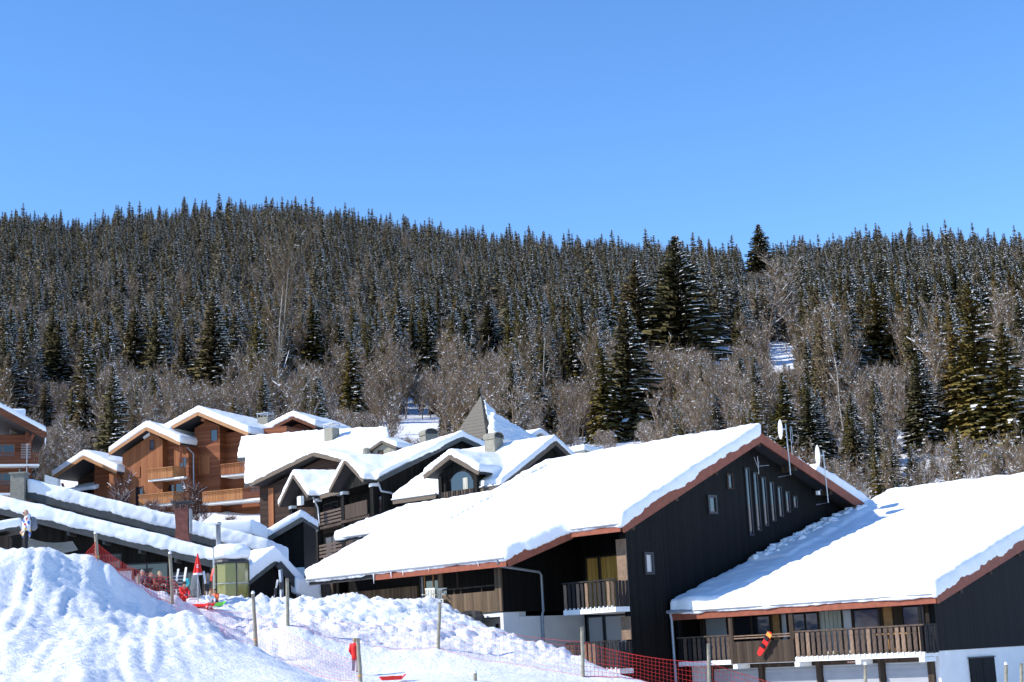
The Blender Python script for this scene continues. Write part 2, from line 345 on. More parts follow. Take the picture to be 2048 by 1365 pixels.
def ground(x, y):
    x = np.atleast_1d(np.asarray(x, float)); y = np.atleast_1d(np.asarray(y, float))
    z = ground_base(x, y)
    near = np.exp(-np.clip((y - 70) / 12, 0, 9) ** 2) * np.exp(-np.clip((25 - y) / 10, 0, 9) ** 2)
    bx = x / np.maximum(y, 1) * 3262 + 1024                # bearing, in photograph columns
    lslope = np.clip((520 + (y - 50) * 14 - bx) / 160, 0, 1) * np.clip((y - 30) / 8, 0, 1)
    # ski and sledge furrows that run down the slope
    a = R(-76); ca, sa = math.cos(a), math.sin(a); t = x * ca + y * sa; s_ = -x * sa + y * ca
    z = z + near * lslope * (.30 * perlin(t / 9 + 3, s_ / 1.6) + .20 * np.abs(perlin(t / 7, s_ / .6 + 9)) + .09 * perlin(t / 3, s_ / .26))
    mound = np.clip((y - 54.5) / 2.5, 0, 1) * np.clip((63 - y) / 2, 0, 1) * np.clip((470 - bx) / 120, 0, 1)
    z = z + mound * (.22 * fbm(x / 2.4, y / 2.0 + 4, 4, .5) + .13 * np.abs(fbm(x / .8, y / .8, 3)) - .06)
    bank = np.clip((y - 58) / 3, 0, 1) * np.clip((72 - y) / 3, 0, 1) * np.clip((bx - 380) / 90, 0, 1) * np.clip((1290 - bx) / 80, 0, 1)
    lump = np.abs(fbm(x / .95, y / 1.2, 4, .55)); lump2 = np.abs(fbm(x / .38 + 7, y / .45, 2, .6))
    z = z + bank * (.34 * lump + .16 * lump2 + .22 * fbm(x / 2.2, y / 2.5 + 3, 3) - .12)
    pist = near * (1 - bank) * (1 - mound)
    z = z + pist * (.05 * fbm(x / .9, y / .9, 4) + .025 * np.abs(perlin(x / .3, y / .35)))
    z = z + near * lslope * (.10 * np.abs(fbm(x / .45, y / .6, 3)) + .05 * np.maximum(0, fbm(x / .22 + 4, y / .3, 2) - .1))
    mid = np.clip((y - 72) / 10, 0, 1) * np.clip((230 - y) / 40, 0, 1)
    z = z + mid * .35 * fbm(x / 6, y / 6, 3)
    return z
def gz(x, y): return float(ground([x], [y])[0])
def axis(lo, hi, step, far_lo, far_hi, g=1.09, mx=22):
    a = list(np.arange(lo, hi, step)); s = step; v = hi
    while v < far_hi: a.append(v); s = min(s * g, mx); v += s
    s = step; v = lo; b = []
    while v > far_lo: s = min(s * g, mx); v -= s; b.append(v)
    return np.array(b[::-1] + a)
gx = axis(-23.5, 9.0, .095, -1500, 1500, 1.07, 24); gy = axis(34, 70, .115, -120, 2300, 1.035, 18)
XX, YY = np.meshgrid(gx, gy); ZZ = ground(XX.ravel(), YY.ravel())
nx, ny = len(gx), len(gy)
me = bpy.data.meshes.new('ground'); me.vertices.add(nx * ny); me.vertices.foreach_set('co', np.stack([XX.ravel(), YY.ravel(), ZZ], 1).astype(np.float32).ravel())
i = np.arange((nx - 1) * (ny - 1)); r_, c_ = i // (nx - 1), i % (nx - 1); q = r_ * nx + c_
idx = np.stack([q, q + 1, q + nx + 1, q + nx], 1).ravel().astype(np.int32)
me.loops.add(len(idx)); me.loops.foreach_set('vertex_index', idx); me.polygons.add(len(i)); me.polygons.foreach_set('loop_start', (np.arange(len(i)) * 4).astype(np.int32))
me.polygons.foreach_set('use_smooth', np.ones(len(i), bool)); me.update(calc_edges=True); me.materials.append(M['snow'])
go = link('ground', me); go['kind'] = 'structure'; go['label'] = 'snow covered slope, bank and hillside'
# ================================================================== dark houses in front
def house(name, x, y, deg, label, cat='house', z=0, group=None):
    return empty(name, (x, y, z), R(deg), label, cat, group)
def gutter(p, q, parent, r=.075):
    return MB().tube([p, q], r, 8).build('gutter', 'zinc', parent)
def pipe(pts, parent, r=.055):
    return MB().tube(pts, r, 8).build('downpipe', 'zinc', parent, True)
def slat_row(parent, ax, pos, a0, a1, z0, z1, wid=.14, gap=.08, mats=('slat',), th=.035):
    """separate upright slats along a balcony; every slat is an object"""
    n = max(1, int(round((a1 - a0 + gap) / (wid + gap)))); st = (a1 - a0 + gap) / n
    shapes = []
    for mt in mats:
        m = MB()
        if ax == 'X': m.prism([(-th / 2, -wid / 2, z0), (-th / 2, wid / 2, z0), (-th / 2, wid / 2, z1 - .02), (-th / 2, wid / 2 - .03, z1), (-th / 2, -wid / 2 + .03, z1), (-th / 2, -wid / 2, z1 - .02)], (th, 0, 0))
        else: m.prism([(-wid / 2, -th / 2, z0), (wid / 2, -th / 2, z0), (wid / 2, -th / 2, z1 - .02), (wid / 2 - .03, -th / 2, z1), (-wid / 2 + .03, -th / 2, z1), (-wid / 2, -th / 2, z1 - .02)], (0, th, 0))
        shapes.append(m.mesh('slat', mt))
    for k in range(n):
        c = a0 + wid / 2 + k * st
        o = link('slat', shapes[k % len(shapes)] if len(shapes) == 1 else random.choice(shapes), parent)
        o.location = (pos, c, random.uniform(-.015, .015)) if ax == 'X' else (c, pos, random.uniform(-.015, .015))
# ---- C: long black house with stepped eaves --------------------------------------------------------------
Cx, Cy = 4.256, 66.0
HC = house('black_chalet', Cx, Cy, 45, 'black boarded house with red fascia, tall slit windows and deep snow on stepped roof')
SL = .44
def cz(X): return 4.0 + SL * (X + 3.4)
RX_, RZ = 8.65, cz(8.65)
def cz2(X): return RZ - .37 * (X - RX_)
# walls
w1 = MB(); w1.prism([(0, 0, -3.4), (19.0, 0, -3.4), (19.0, 0, cz2(19.0) - .34), (RX_, 0, RZ - .32), (0, 0, cz(0) - .32)], (0, .28, 0))
w1.prism([(2.5, .28, -3.4), (18.9, .28, -3.4), (18.9, .28, cz2(18.9) - .36), (RX_, .28, RZ - .34), (2.5, .28, cz(2.5) - .34)], (0, 12.1, 0))
w1.build('wall', 'black', HC)
w2 = MB(); w2.prism([(-2.5, 4.8, 1.9), (2.495, 4.8, 1.9), (2.495, 4.8, cz(2.5) - .34), (-2.5, 4.8, cz(-2.5) - .34)], (0, .2, 0)); w2.prism([(-1.0, 5.0, 1.9), (2.495, 5.0, 1.9), (2.495, 5.0, cz(2.5) - .35), (-1.0, 5.0, cz(-1.) - .35)], (0, 12.0, 0))
w2.build('wall', 'black', HC)
MB().box(-1.55, 2.49, 4.83, 17.0, -3.4, 1.7).build('plinth_wall', 'white', HC)
MB().box(-2.49, -1.55, 4.84, 5.02, -3.4, 1.88).build('plinth_wall', 'white', HC)
# roof planes
PL = [(-3.4, 3.5), (-3.4, 16.8), (2.9, 16.8), (2.9, 12.6), (RX_, 12.6), (RX_, -.75), (-1.0, -.75), (-1.0, 2.14)]
polyC = [(x, y, cz(x)) for x, y in PL]
slab(polyC, HC)
polyC2 = [(RX_, -.75, RZ), (20.2, -.75, cz2(20.2)), (20.2, 12.6, cz2(20.2)), (RX_, 12.6, RZ)]
slab(polyC2, HC)
# rake and eave boards
edge_board((-1.05, -.79, cz(-1.05)), (RX_ + .02, -.79, RZ + .01), HC, .42, .08)
edge_board((RX_, -.79, RZ), (20.2, -.79, cz2(20.2)), HC, .42, .08)
edge_board((-1.07, -.70, cz(-1.0) - .03), (-1.07, 2.2, cz(-1.0) - .03), HC, .26, .05)
edge_board((-3.45, 3.48, cz(-3.45)), (-1.0, 2.10, cz(-1.0)), HC, .42, .08)
edge_board((-3.47, 3.5, cz(-3.4) - .07), (-3.47, 11.9, cz(-3.4) - .07), HC, .26, .05)
gutter((-3.55, 3.55, cz(-3.4) + .04), (-3.55, 16.8, cz(-3.4) + .04), HC); gutter((-1.14, -.72, cz(-1.0) + .05), (-1.14, 2.1, cz(-1.0) + .05), HC)
for k in range(14):
    MB().box(-3.57, -3.41, 12.1 + k * .34, 12.13 + k * .34, cz(-3.4) - .06, cz(-3.4) + .13).build('gutter_bracket', 'zinc', HC)
for x in (-.3, 2.6, 5.4, 8.65, 11.3, 14.0):          # purlin ends under the rake
    zt = (cz(x) if x < RX_ else cz2(x)) - .25
    MB().box(x - .1, x + .1, -.72, .02, zt - .26, zt).build('purlin_end', 'darkb', HC)
MB().box(-2.1, -1.9, 4.0, 4.82, cz(-2.) - .55, cz(-2.) - .28).build('purlin_end', 'darkb', HC)
pipe([(-3.55, 3.9, cz(-3.4)), (-3.5, 3.95, 3.85), (-3.2, 4.15, 3.74), (-.35, 4.72, 3.55), (-.2, 4.73, 3.4), (-.2, 4.73, 1.9), (-.28, 4.73, 1.75), (-.28, 4.73, -2.2)], HC, .06)
for y_, L_ in ((11.9, .45), (10.7, .28), (9.9, .22), (8.2, .15), (5.1, .18)): MB().tube([(-3.55, y_, cz(-3.4) - .02), (-3.55, y_, cz(-3.4) - .02 - L_)], [.035, .006], 5).build('icicle', 'treesnow', HC)
# small windows on the gable
win(HC, 'Y', 0, 1.16, 1.52, 3.22, 3.92, gm='glassl', proud=.07, fw_=.11); win(HC, 'Y', 0, 5.64, 6.04, 5.84, 6.46, proud=.07, fw_=.11); win(HC, 'Y', 0, 7.1, 7.36, 6.95, 7.5, fm='darkb', gm='glass', proud=.06, fw_=.08)
# slit windows that follow the right-hand roof slope
for k in range(7):
    x = 8.4 + k * .585; zt = 7.85 - .33 * k * .585; zb = 4.9 + max(0, (x - 8.4) * .385)
    win(HC, 'Y', 0, x, x + .21, zb, zt, fw_=.06, proud=.05, name='slit_window')
# recessed corner balcony: window wall with ochre curtains
MB().box(2.42, 2.50, .3, 4.79, -3.3, cz(2.4) - .4).build('wall', 'black', HC)
win(HC, 'X', 2.42, 3.8, 4.45, 1.95, 4.1, gm='curtain', fm='darkb'); win(HC, 'X', 2.42, 2.45, 3.62, 1.95, 4.1, gm='curtain', fm='darkb')
win(HC, 'X', 2.42, 3.72, 4.55, -.6, 1.55, gm='glassl', fm='darkm'); win(HC, 'X', 2.42, 2.35, 3.55, -.6, 1.55, gm='glassl', fm='darkm')
MB().box(-.06, -.01, -.02, .50, 1.85, 4.57).build('corner_board', 'slatl', HC); MB().box(-.06, -.01, -.02, .48, .5, 1.43).build('corner_board', 'slatl', HC)
for zf in (1.82, -.63):                                   # two balconies one above the other
    b = MB().box(-.92, -.07, -.06, 2.86, zf - .2, zf).box(-.07, 2.40, .3, 2.86, zf - .19, zf - .01).build('balcony_floor', 'slab', HC)
    slat_row(HC, 'X', -.86, .02, 2.84, zf - .04, zf + 1.06, .15, .085, ('slatd', 'slatd', 'slat', 'slatl'))
    slat_row(HC, 'Y', -.02, -.82, -.05, zf - .04, zf + 1.06, .15, .07, ('slatd',))
    MB().box(-.92, -.80, -.08, 2.88, zf + 1.07, zf + 1.13).build('handrail', 'slatd', HC)
    for k in range(12): MB().box(-.95, -.88, .1 + k * .235, .15 + k * .235, zf - .1, zf + .06).build('bracket', 'slab', HC)
# loggia at the front
g = MB(); g.box(-2.56, -2.49, 4.8, 8.75, 1.92, 2.80); g.box(-2.56, -2.49, 4.8, 5.2, 2.80, 3.86); g.box(-2.56, -2.49, 8.46, 8.75, 2.80, 3.90)
g.build('loggia_panel', 'brownb', HC)
g = MB().box(-2.55, -2.50, 5.2, 8.46, 3.0, 3.06); g.box(-2.55, -2.50, 7.3, 7.36, 2.8, 3.0); g.box(-2.55, -2.50, 7.72, 7.78, 2.8, 3.0); g.box(-2.55, -2.50, 6.0, 6.05, 2.8, 3.0); g.box(-2.54, -2.50, 7.5, 7.56, 3.06, 3.86); g.build('loggia_rail', 'darkb', HC)
MB().box(-2.48, -1.0, 5.0, 17.0, 1.72, 1.9).build('loggia_floor', 'slab', HC)
win(HC, 'X', -1.0, 5.5, 6.6, 1.95, 3.9, mull=1); win(HC, 'X', -1.0, 10.2, 11.3, 1.95, 3.85, mull=1, fm='wood'); win(HC, 'X', -1.0, 11.45, 11.6, 1.95, 3.8, gm='grey')
MB().box(-1.16, -1.02, 11.75, 17.0, 1.92, 3.42).build('parapet', 'brownb', HC)
MB().box(-1.55, -1.5, 5.6, 8.3, .3, 1.0).build('vent_panel', 'grey', HC); MB().box(-1.60, -1.55, 6.1, 6.25, 1.25, 1.45).build('vent', 'darkm', HC)
# neighbour balcony at the far left end
MB().box(-1.4, 2.4, 17.1, 20.6, 1.0, 4.4).build('wall', 'black', HC); MB().box(-1.52, -1.42, 17.4, 20.7, 3.30, 4.05).build('balcony_panel', 'darkb', HC); MB().box(-1.6, 2.4, 17.3, 20.8, 3.12, 3.28).build('balcony_floor', 'slab', HC)
# rear wing with its own eave
CBp = [(1.7, 13.1, 6.38), (1.7, 21.0, 6.38), (6.4, 21.0, 7.83), (6.4, 13.1, 7.83)]; slab(CBp, HC, .2, 'wing_roof')
slab([(6.4, 13.1, 7.83), (6.4, 21, 7.83), (11, 21, 6.5), (11, 13.1, 6.5)], HC, .2, 'wing_roof')
MB().prism([(2.3, 13.3, 0), (10.4, 13.3, 0), (10.4, 13.3, 6.4), (6.4, 13.3, 7.5), (2.3, 13.3, 6.3)], (0, 7.2, 0)).build('wing_wall', 'black', HC)
gutter((1.6, 13.2, 6.42), (1.6, 21.0, 6.42), HC)
def grow(poly, dx0, dx1, dy0, dy1, X0, X1, Y0, Y1, f): pass
snow_part([([(-3.57, 3.45, cz(-3.57)), (-3.57, 16.95, cz(-3.57)), (2.9, 16.95, cz(2.9)), (2.9, 12.7, cz(2.9)), (RX_ + .1, 12.7, RZ), (RX_ + .1, -.85, RZ + .02), (-1.17, -.85, cz(-1.17)), (-1.17, 2.05, cz(-1.17))], .58),
           ([(RX_, -.6, RZ), (16.0, -.6, cz2(16.0)), (16.0, 12.6, cz2(16.0)), (RX_, 12.6, RZ)], .34),
           ([(13.2, -.6, cz2(13.2)), (20.4, -.7, cz2(20.4)), (20.4, 12.6, cz2(20.4)), (13.2, 12.6, cz2(13.2))], .72),
           ([(1.55, 12.4, 6.34), (1.55, 21.15, 6.34), (6.4, 21.15, 7.83), (6.4, 12.4, 7.83)], .46),
           ([(6.4, 12.4, 7.83), (6.4, 21.1, 7.83), (11, 21.1, 6.5), (11, 12.4, 6.5)], .55)], HC, .10, 6, .20, .07)
fpm = MB(); _rs = random.Random(8)                       # old footprints trodden across the roof snow
for k in range(46):
    t = k / 45; X = .6 + 7.2 * t; Y = 11.5 + .15 * (k % 2) + _rs.uniform(-.06, .06); z = max(cz(X), 0) + .64; s_ = _rs.uniform(.07, .12)
    fpm.prism([(X + s_ * 1.4 * math.cos(a), Y + s_ * math.sin(a), z - .08) for a in (0, 1.05, 2.1, 3.14, 4.19, 5.24)], (0, 0, .085 + _rs.uniform(0, .05)))
fo_ = fpm.build('trodden_snow', 'roofsnow', HC); fo_['kind'] = 'stuff'
# satellite dishes and aerial on the gable (things that hang on the house)
def dish(x, y, d, r, lab, tilt):
    p = P(x, y, d); e = empty('satellite_dish', p, R(tilt), lab, 'satellite dish')
    mb = MB(); n = 16; rings = []
    for ri in range(5):
        rr = r * ri / 4; rings.append([(-.18 * r * (ri / 4) ** 2, rr * .9 * math.cos(t * 2 * math.pi / n), rr * math.sin(t * 2 * math.pi / n)) for t in range(n)])
    for a, b in zip(rings[:-1], rings[1:]):
        for t in range(n): mb.face([a[t], a[(t + 1) % n], b[(t + 1) % n], b[t]]); mb.face([tuple(np.add(q_, (.012, 0, 0))) for q_ in (b[t], b[(t + 1) % n], a[(t + 1) % n], a[t])])
    mb.build('reflector', 'dish', e, True)
    MB().tube([(.02, 0, -.1), (-.35, 0, -r * .95), (-.62, 0, -r * .72)], .016, 6).build('feed_arm', 'metal', e)
    MB().tube([(-.62, 0, -r * .72), (-.54, 0, -r * .66)], .04, 8).build('feed_horn', 'dish', e)
    MB().tube([(.02, 0, 0), (.16, 0, .02)], .05, 8).build('mount', 'metal', e)
    return e
dA = dish(1564, 859, 72.5, .46, 'grey satellite dish beside the looped aerial at the chalet gable', 5)
dB = dish(1639, 912, 74.6, .52, 'white satellite dish on the mast near the lower end of the gable', 3)
for e, h in ((dA, 2.1), (dB, 2.2)):
    MB().tube([(.18, 0, .25), (.22, 0, -h), (-.25, .35, -h - .04)], .028, 6).build('mast', 'metal', e)
ae = empty('loop_aerial', P(1582, 880, 72.5), R(45), 'looped metal aerial behind the grey satellite dish', 'aerial')
MB().tube([(0, 0, -.7), (0, 0, .55), (.06, 0, .62), (.12, 0, .55), (.12, 0, -.1), (.06, 0, -.16), (0, 0, -.1)], .014, 6).build('rod', 'metal', ae)
MB().tube([(.02, 0, 0), (-.2, 0, 0)], .014, 6).build('arm', 'metal', ae)
ae = empty('yagi_aerial', P(1507, 930, 72.0), R(45), 'thin spiky aerial hanging under the gable apex', 'aerial')
MB().tube([(0, -.25, .35), (0, -.25, -.45)], .018, 6).build('mast', 'metal', ae); MB().tube([(-.05, -.25, -.1), (.75, -.3, -.02)], .013, 6).build('boom', 'metal', ae)
MB().tube([(-.25, -.25, .3), (-.02, -.25, -.15)], .01, 6).build('rod', 'metal', ae); MB().tube([(.1, -.25, .12), (-.02, -.25, -.15)], .01, 6).build('rod', 'metal', ae)
lamp = empty('floodlight', P(1624, 988, 74.8), R(45), 'small pale floodlight under the gable beside the dish mast', 'light'); MB().box(-.09, .09, -.4, -.28, -.09, .09).build('housing', 'plastic', lamp); MB().tube([(0, -.3, .05), (.35, -.3, .18), (.55, -.1, .18)], .015, 6).build('arm', 'metal', lamp)

# ---- Rh: right-hand house ----------------------------------------------------------------------------------
HR = house('black_chalet', 15.091, 60.0, 45, 'black and white house with slatted balcony and sloping roof under smooth snow')
def rz(X): return 1.58 + .30 * (X + .75)
rX, rZ = 16.6, rz(16.6)
MB().prism([(0, 0, -.5), (20, 0, -.5), (20, 0, rz(13.2) - .3), (rX, 0, rZ - .32), (0, 0, rz(0) - .32)], (0, .25, 0)).build('wall', 'black', HR)
MB().prism([(.8, .25, -.5), (20, .25, -.5), (20, .25, rz(13.2) - .33), (rX, .25, rZ - .34), (.8, .25, rz(.8) - .34)], (0, 11.5, 0)).build('wall', 'darkb', HR)
MB().box(.02, 20, .03, 11.7, -4.2, -.5).build('plinth_wall', 'white', HR)
MB().box(-.001, .4, .0, .8, -4.2, -.52).build('plinth_wall', 'white', HR)
polyR = [(-.95, -.7, rz(-.95)), (-.95, 11.78, rz(-.95)), (rX, 11.78, rZ), (rX, -.7, rZ)]
slab(polyR, HR); slab([(rX, -.7, rZ), (rX, 11.78, rZ), (24, 11.78, rz(9.2)), (24, -.7, rz(9.2))], HR)
edge_board((-1.0, -.74, rz(-1.0)), (rX, -.74, rZ), HR, .40, .08); edge_board((-1.0, -.70, rz(-.95) - .07), (-1.0, 11.7, rz(-.95) - .07), HR, .26, .05)
gutter((-1.09, -.7, rz(-.95) + .04), (-1.09, 11.9, rz(-.95) + .04), HR)
for x in (.9, 3.2, 5.6, 8.2): MB().box(x - .1, x + .1, -.66, .02, rz(x) - .52, rz(x) - .26).build('purlin_end', 'darkb', HR)
pipe([(-1.09, 11.75, rz(-.95)), (-1.05, 11.72, 1.2), (-1.05, 11.70, -4.0)], HR, .06)
snow_part([([(-1.12, -.80, rz(-1.12)), (-1.12, 11.78, rz(-1.12)), (rX, 11.78, rZ), (rX, -.80, rZ)], .60), ([(rX - .1, -.75, rZ), (rX - .1, 11.78, rZ), (24, 11.78, rz(9.2)), (24, -.75, rz(9.2))], .6),
           ([(4.5, 9.6, rz(4.5) + .3), (4.5, 11.85, rz(4.5) + .3), (14, 11.85, rz(14) + .3), (14, 10.4, rz(14) + .3)], .42)], HR, .11, 6, .18, .07)
# lumps of snow that fell off the neighbour's roof
_rs = random.Random(5); mb = MB()
for k in range(150):
    x = _rs.uniform(4.5, 12.6); y = 11.6 - abs(_rs.gauss(0, .5)); s_ = _rs.uniform(.05, .17) * (1 if y > 10.6 else .6); z = rz(x) + (.70 if y > 10.2 else .56)
    mb.prism([(x + s_ * _rs.uniform(.7, 1.3) * math.cos(t), y + s_ * _rs.uniform(.7, 1.3) * math.sin(t), z - s_) for t in (0, 1, 2, 3, 4, 5)], (_rs.uniform(-.05, .05), _rs.uniform(-.05, .05), s_ * _rs.uniform(1.3, 2.1)))
lo = soften(mb.build('snow_lumps', 'roofsnow', HR), .05, 2, .06, .05); lo['kind'] = 'stuff'
# balcony
MB().box(-.93, .79, .02, 11.6, -.68, -.50).build('balcony_floor', 'slab', HR)
slat_row(HR, 'X', -.90, .04, 5.68, -.56, .43, .16, .085, ('slat', 'slat', 'slatl', 'slat')); slat_row(HR, 'X', -.90, 8.9, 11.55, -.56, .43, .16, .085, ('slat', 'slat', 'slatd'))
slat_row(HR, 'Y', -.02, -.85, -.04, -.56, .43, .15, .09, ('slatd',))
MB().box(-.95, -.84, -.03, 5.72, .44, .50).build('handrail', 'slat', HR); MB().box(-.95, -.84, 8.88, 11.6, .44, .50).build('handrail', 'slat', HR); MB().box(-.85, -.02, -.06, .0, .44, .50).build('handrail', 'slatd', HR)
sp = MB().box(-.95, -.86, 5.74, 8.86, -.66, .20); sp.box(-.95, -.86, 5.70, 5.90, .20, 1.2); sp.box(-.95, -.86, 8.66, 8.86, .20, 1.2); sp.build('balcony_panel', 'darkb', HR)
r_ = MB().box(-.93, -.88, 5.9, 8.66, .30, .35); r_.box(-.93, -.88, 5.9, 8.66, .40, .44); r_.build('rail_bars', 'slatl', HR)
for k in range(24): MB().box(-.97, -.93, .16 + k * .237, .20 + k * .237, -.60, -.47).build('bracket', 'slab', HR)
for y in (.0, 2.72, 5.5, 8.5): MB().box(-1.02, -.2, y, y + .22, -.86, -.69).build('beam_end', 'slab', HR)
for y in (.03, 11.4): MB().box(-.93, -.81, y, y + .12, -.5, 1.45).build('balcony_post', 'black', HR)
# window wall behind the balcony
for a0, a1, gm, mu in ((.95, 1.85, 'glass', 0), (2.3, 2.72, 'wood', 0), (2.9, 4.05, 'glass', 0), (4.15, 4.55, 'glassl', 0), (4.62, 5.65, 'curtainp', 0), (5.75, 6.95, 'glass', 1), (7.25, 7.5, 'glassl', 0), (7.58, 7.95, 'wood', 0), (8.1, 9.9, 'glass', 1), (10.3, 11.4, 'grey', 0)):
    win(HR, 'X', .8, a0, a1, -.45, 1.22, gm=gm, mull=mu, fm='darkb', fw_=.05)
MB().box(.72, .78, .3, .85, -.45, .9).build('pale_board', 'slatl', HR)
# garage level: black posts, lintels and roller doors
for a in (.2, 2.30, 5.12, 7.9, 10.5): MB().box(-.16, .0, a, a + .24, -4.2, -.69).build('garage_post', 'darkb', HR)
for a0, a1 in ((.44, 2.3), (2.54, 5.12), (5.36, 7.9), (8.14, 10.5)):
    MB().box(-.12, .0, a0, a1, -.86, -.70).build('garage_lintel', 'darkb', HR)
    d_ = MB()
    for k in range(16): d_.box(-.06 if k % 2 else -.048, .015, a0 + .05, a1 - .02, -.95 - (k + 1) * .18, -.95 - k * .18)
    d_.build('garage_door', 'grey', HR)
MB().box(-.09, .01, .2, 11.5, -.70, -.685).build('ceiling_strip', 'slab', HR)
sg = MB().box(-.2, -.16, 3.5, 3.9, -.84, -.70).build('name_plate', 'rust', HR)
for k in range(4): MB().box(-.205, -.2, 3.53 + k * .09, 3.57 + k * .09, -.80, -.75).build('lettering', 'plastic', sg)
# shutters on the gable end
sh = MB().box(2.08, 2.96, -.05, -.005, -2.4, -.85).build('shutter', 'black', HR); sh = MB().box(2.99, 3.9, -.05, -.005, -2.4, -.85).build('shutter', 'black', HR); MB().box(2.0, 3.98, -.06, -.003, -.85, -.80).build('shutter_rail', 'darkm', HR)
# things on the balconies
sb = empty('snowboard', P(1529, 1288, 64.1), R(45), 'red snowboard hanging on the brown balcony panel', 'snowboard')
b_ = MB(); n = 14; outl = [(.09 * math.cos(t) if False else 0, .11 * math.cos(t), .52 * math.sin(t) + (.0)) for t in [2 * math.pi * k / 20 for k in range(20)]]
b_.prism([(0, .13 * math.copysign(abs(math.cos(t)) ** .45, math.cos(t)), .55 * math.copysign(abs(math.sin(t)) ** .8, math.sin(t))) for t in [2 * math.pi * k / 24 for k in range(24)]], (.025, 0, 0)); bo = b_.build('board', 'redp', sb)
for z in (-.1, .25): MB().box(-.09, .0, -.09, .09, z - .07, z + .07).build('binding', 'blackc', sb)
MB().box(-.03, -.002, -.12, .12, .34, .50).build('board_tip', 'tape', sb)
sb.rotation_euler = (R(38), 0, R(45)); 
tb = empty('balcony_table', (0, 0, 0), 0, 'orange wooden table behind the slatted balcony of the right house', 'table'); tb.parent = None
tb.location = HR.matrix_basis @ Vector((-.1, 1.6, -.5)); tb.rotation_euler = (0, 0, R(45))
MB().box(-.35, .35, -.7, .7, .68, .73).build('top', 'wood', tb)
for sx in (-.3, .3):
    for sy in (-.6, .6): MB().box(sx - .03, sx + .03, sy - .03, sy + .03, 0, .68).build('leg', 'wood', tb)
for i_, (px, lab) in enumerate(((857, 'white plastic chair on the bank next to the brown parapet'), (881, 'white plastic chair on the bank next to the loggia panel'))):
    p = P(px, 1203, 70.0); ch = empty('plastic_chair', (p.x, p.y, p.z - .35), R(-20), lab, 'chair')
    MB().box(-.22, .22, -.22, .22, .40, .44).build('seat', 'plastic', ch)
    bk = MB(); bk.box(-.23, .23, .20, .23, .84, .92)
    for k in range(6): bk.box(-.21 + k * .075, -.165 + k * .075, .205, .225, .44, .84)
    bk.build('backrest', 'plastic', ch)
    for sx in (-.2, .2):
        for sy in (-.2, .2): MB().box(sx - .02, sx + .02, sy - .02, sy + .02, -.3, .40).build('leg', 'plastic', ch)
        MB().box(sx - .025, sx + .025, -.2, .2, .62, .66).build('armrest', 'plastic', ch)
rk = empty('rock', P(920, 1222, 68.0), 0, 'dark rocks beside the steps at the end of the loggia panel', 'rock')
mb = MB()
for k in range(7): x, y, z, s_ = random.uniform(-.7, .8), random.uniform(-.2, .3), random.uniform(-.5, .0), random.uniform(.12, .28); mb.box(x - s_, x + s_, y - s_, y + s_, z - s_ - .2, z + s_)
soften(mb.build('stone', 'rooft', rk), .06, 3, .1, .05)
# ================================================================== middle and rear village
def chimney(parent, x, y, z0, z1, wx=.7, wy=.7, kind='vault', mat='concrete'):
    c = MB().box(x - wx / 2, x + wx / 2, y - wy / 2, y + wy / 2, z0, z1).build('chimney', mat, parent)
    if kind == 'vault':
        mb = MB(); n = 8; a = [(x + (wx / 2 + .08) * math.cos(math.pi * k / n), 0, z1 + .22 + .36 * math.sin(math.pi * k / n)) for k in range(n + 1)]
        for k in range(n): mb.prism([(a[k][0], y - wy / 2 - .08, a[k][2]), (a[k + 1][0], y - wy / 2 - .08, a[k + 1][2]), (a[k + 1][0], y - wy / 2 - .08, a[k + 1][2] - .06), (a[k][0], y - wy / 2 - .08, a[k][2] - .06)], (0, wy + .16, 0))
        mb.box(x - wx / 2 - .08, x + wx / 2 + .08, y - wy / 2 - .08, y + wy / 2 + .08, z1 + .0, z1 + .08)
        for s_ in (-1, 1): mb.box(x + s_ * (wx / 2 + .02) - .05, x + s_ * (wx / 2 + .02) + .05, y - wy / 2 - .07, y + wy / 2 + .07, z1 + .08, z1 + .26)
        mb.build('chimney_cap', mat, c)
        MB().box(x - wx / 2 + .06, x + wx / 2 - .06, y - wy / 2 + .05, y + wy / 2 - .05, z1 + .08, z1 + .42).build('flue', 'darkm', c)
    elif kind == 'cage':
        mb = MB().box(x - wx / 2 - .1, x + wx / 2 + .1, y - wy / 2 - .1, y + wy / 2 + .1, z1 + .35, z1 + .42)
        for sx in (-1, 1):
            for sy in (-1, 1): mb.box(x + sx * wx / 2 - .03, x + sx * wx / 2 + .03, y + sy * wy / 2 - .03, y + sy * wy / 2 + .03, z1, z1 + .35)
        mb.build('chimney_cap', 'metal', c)
    return c
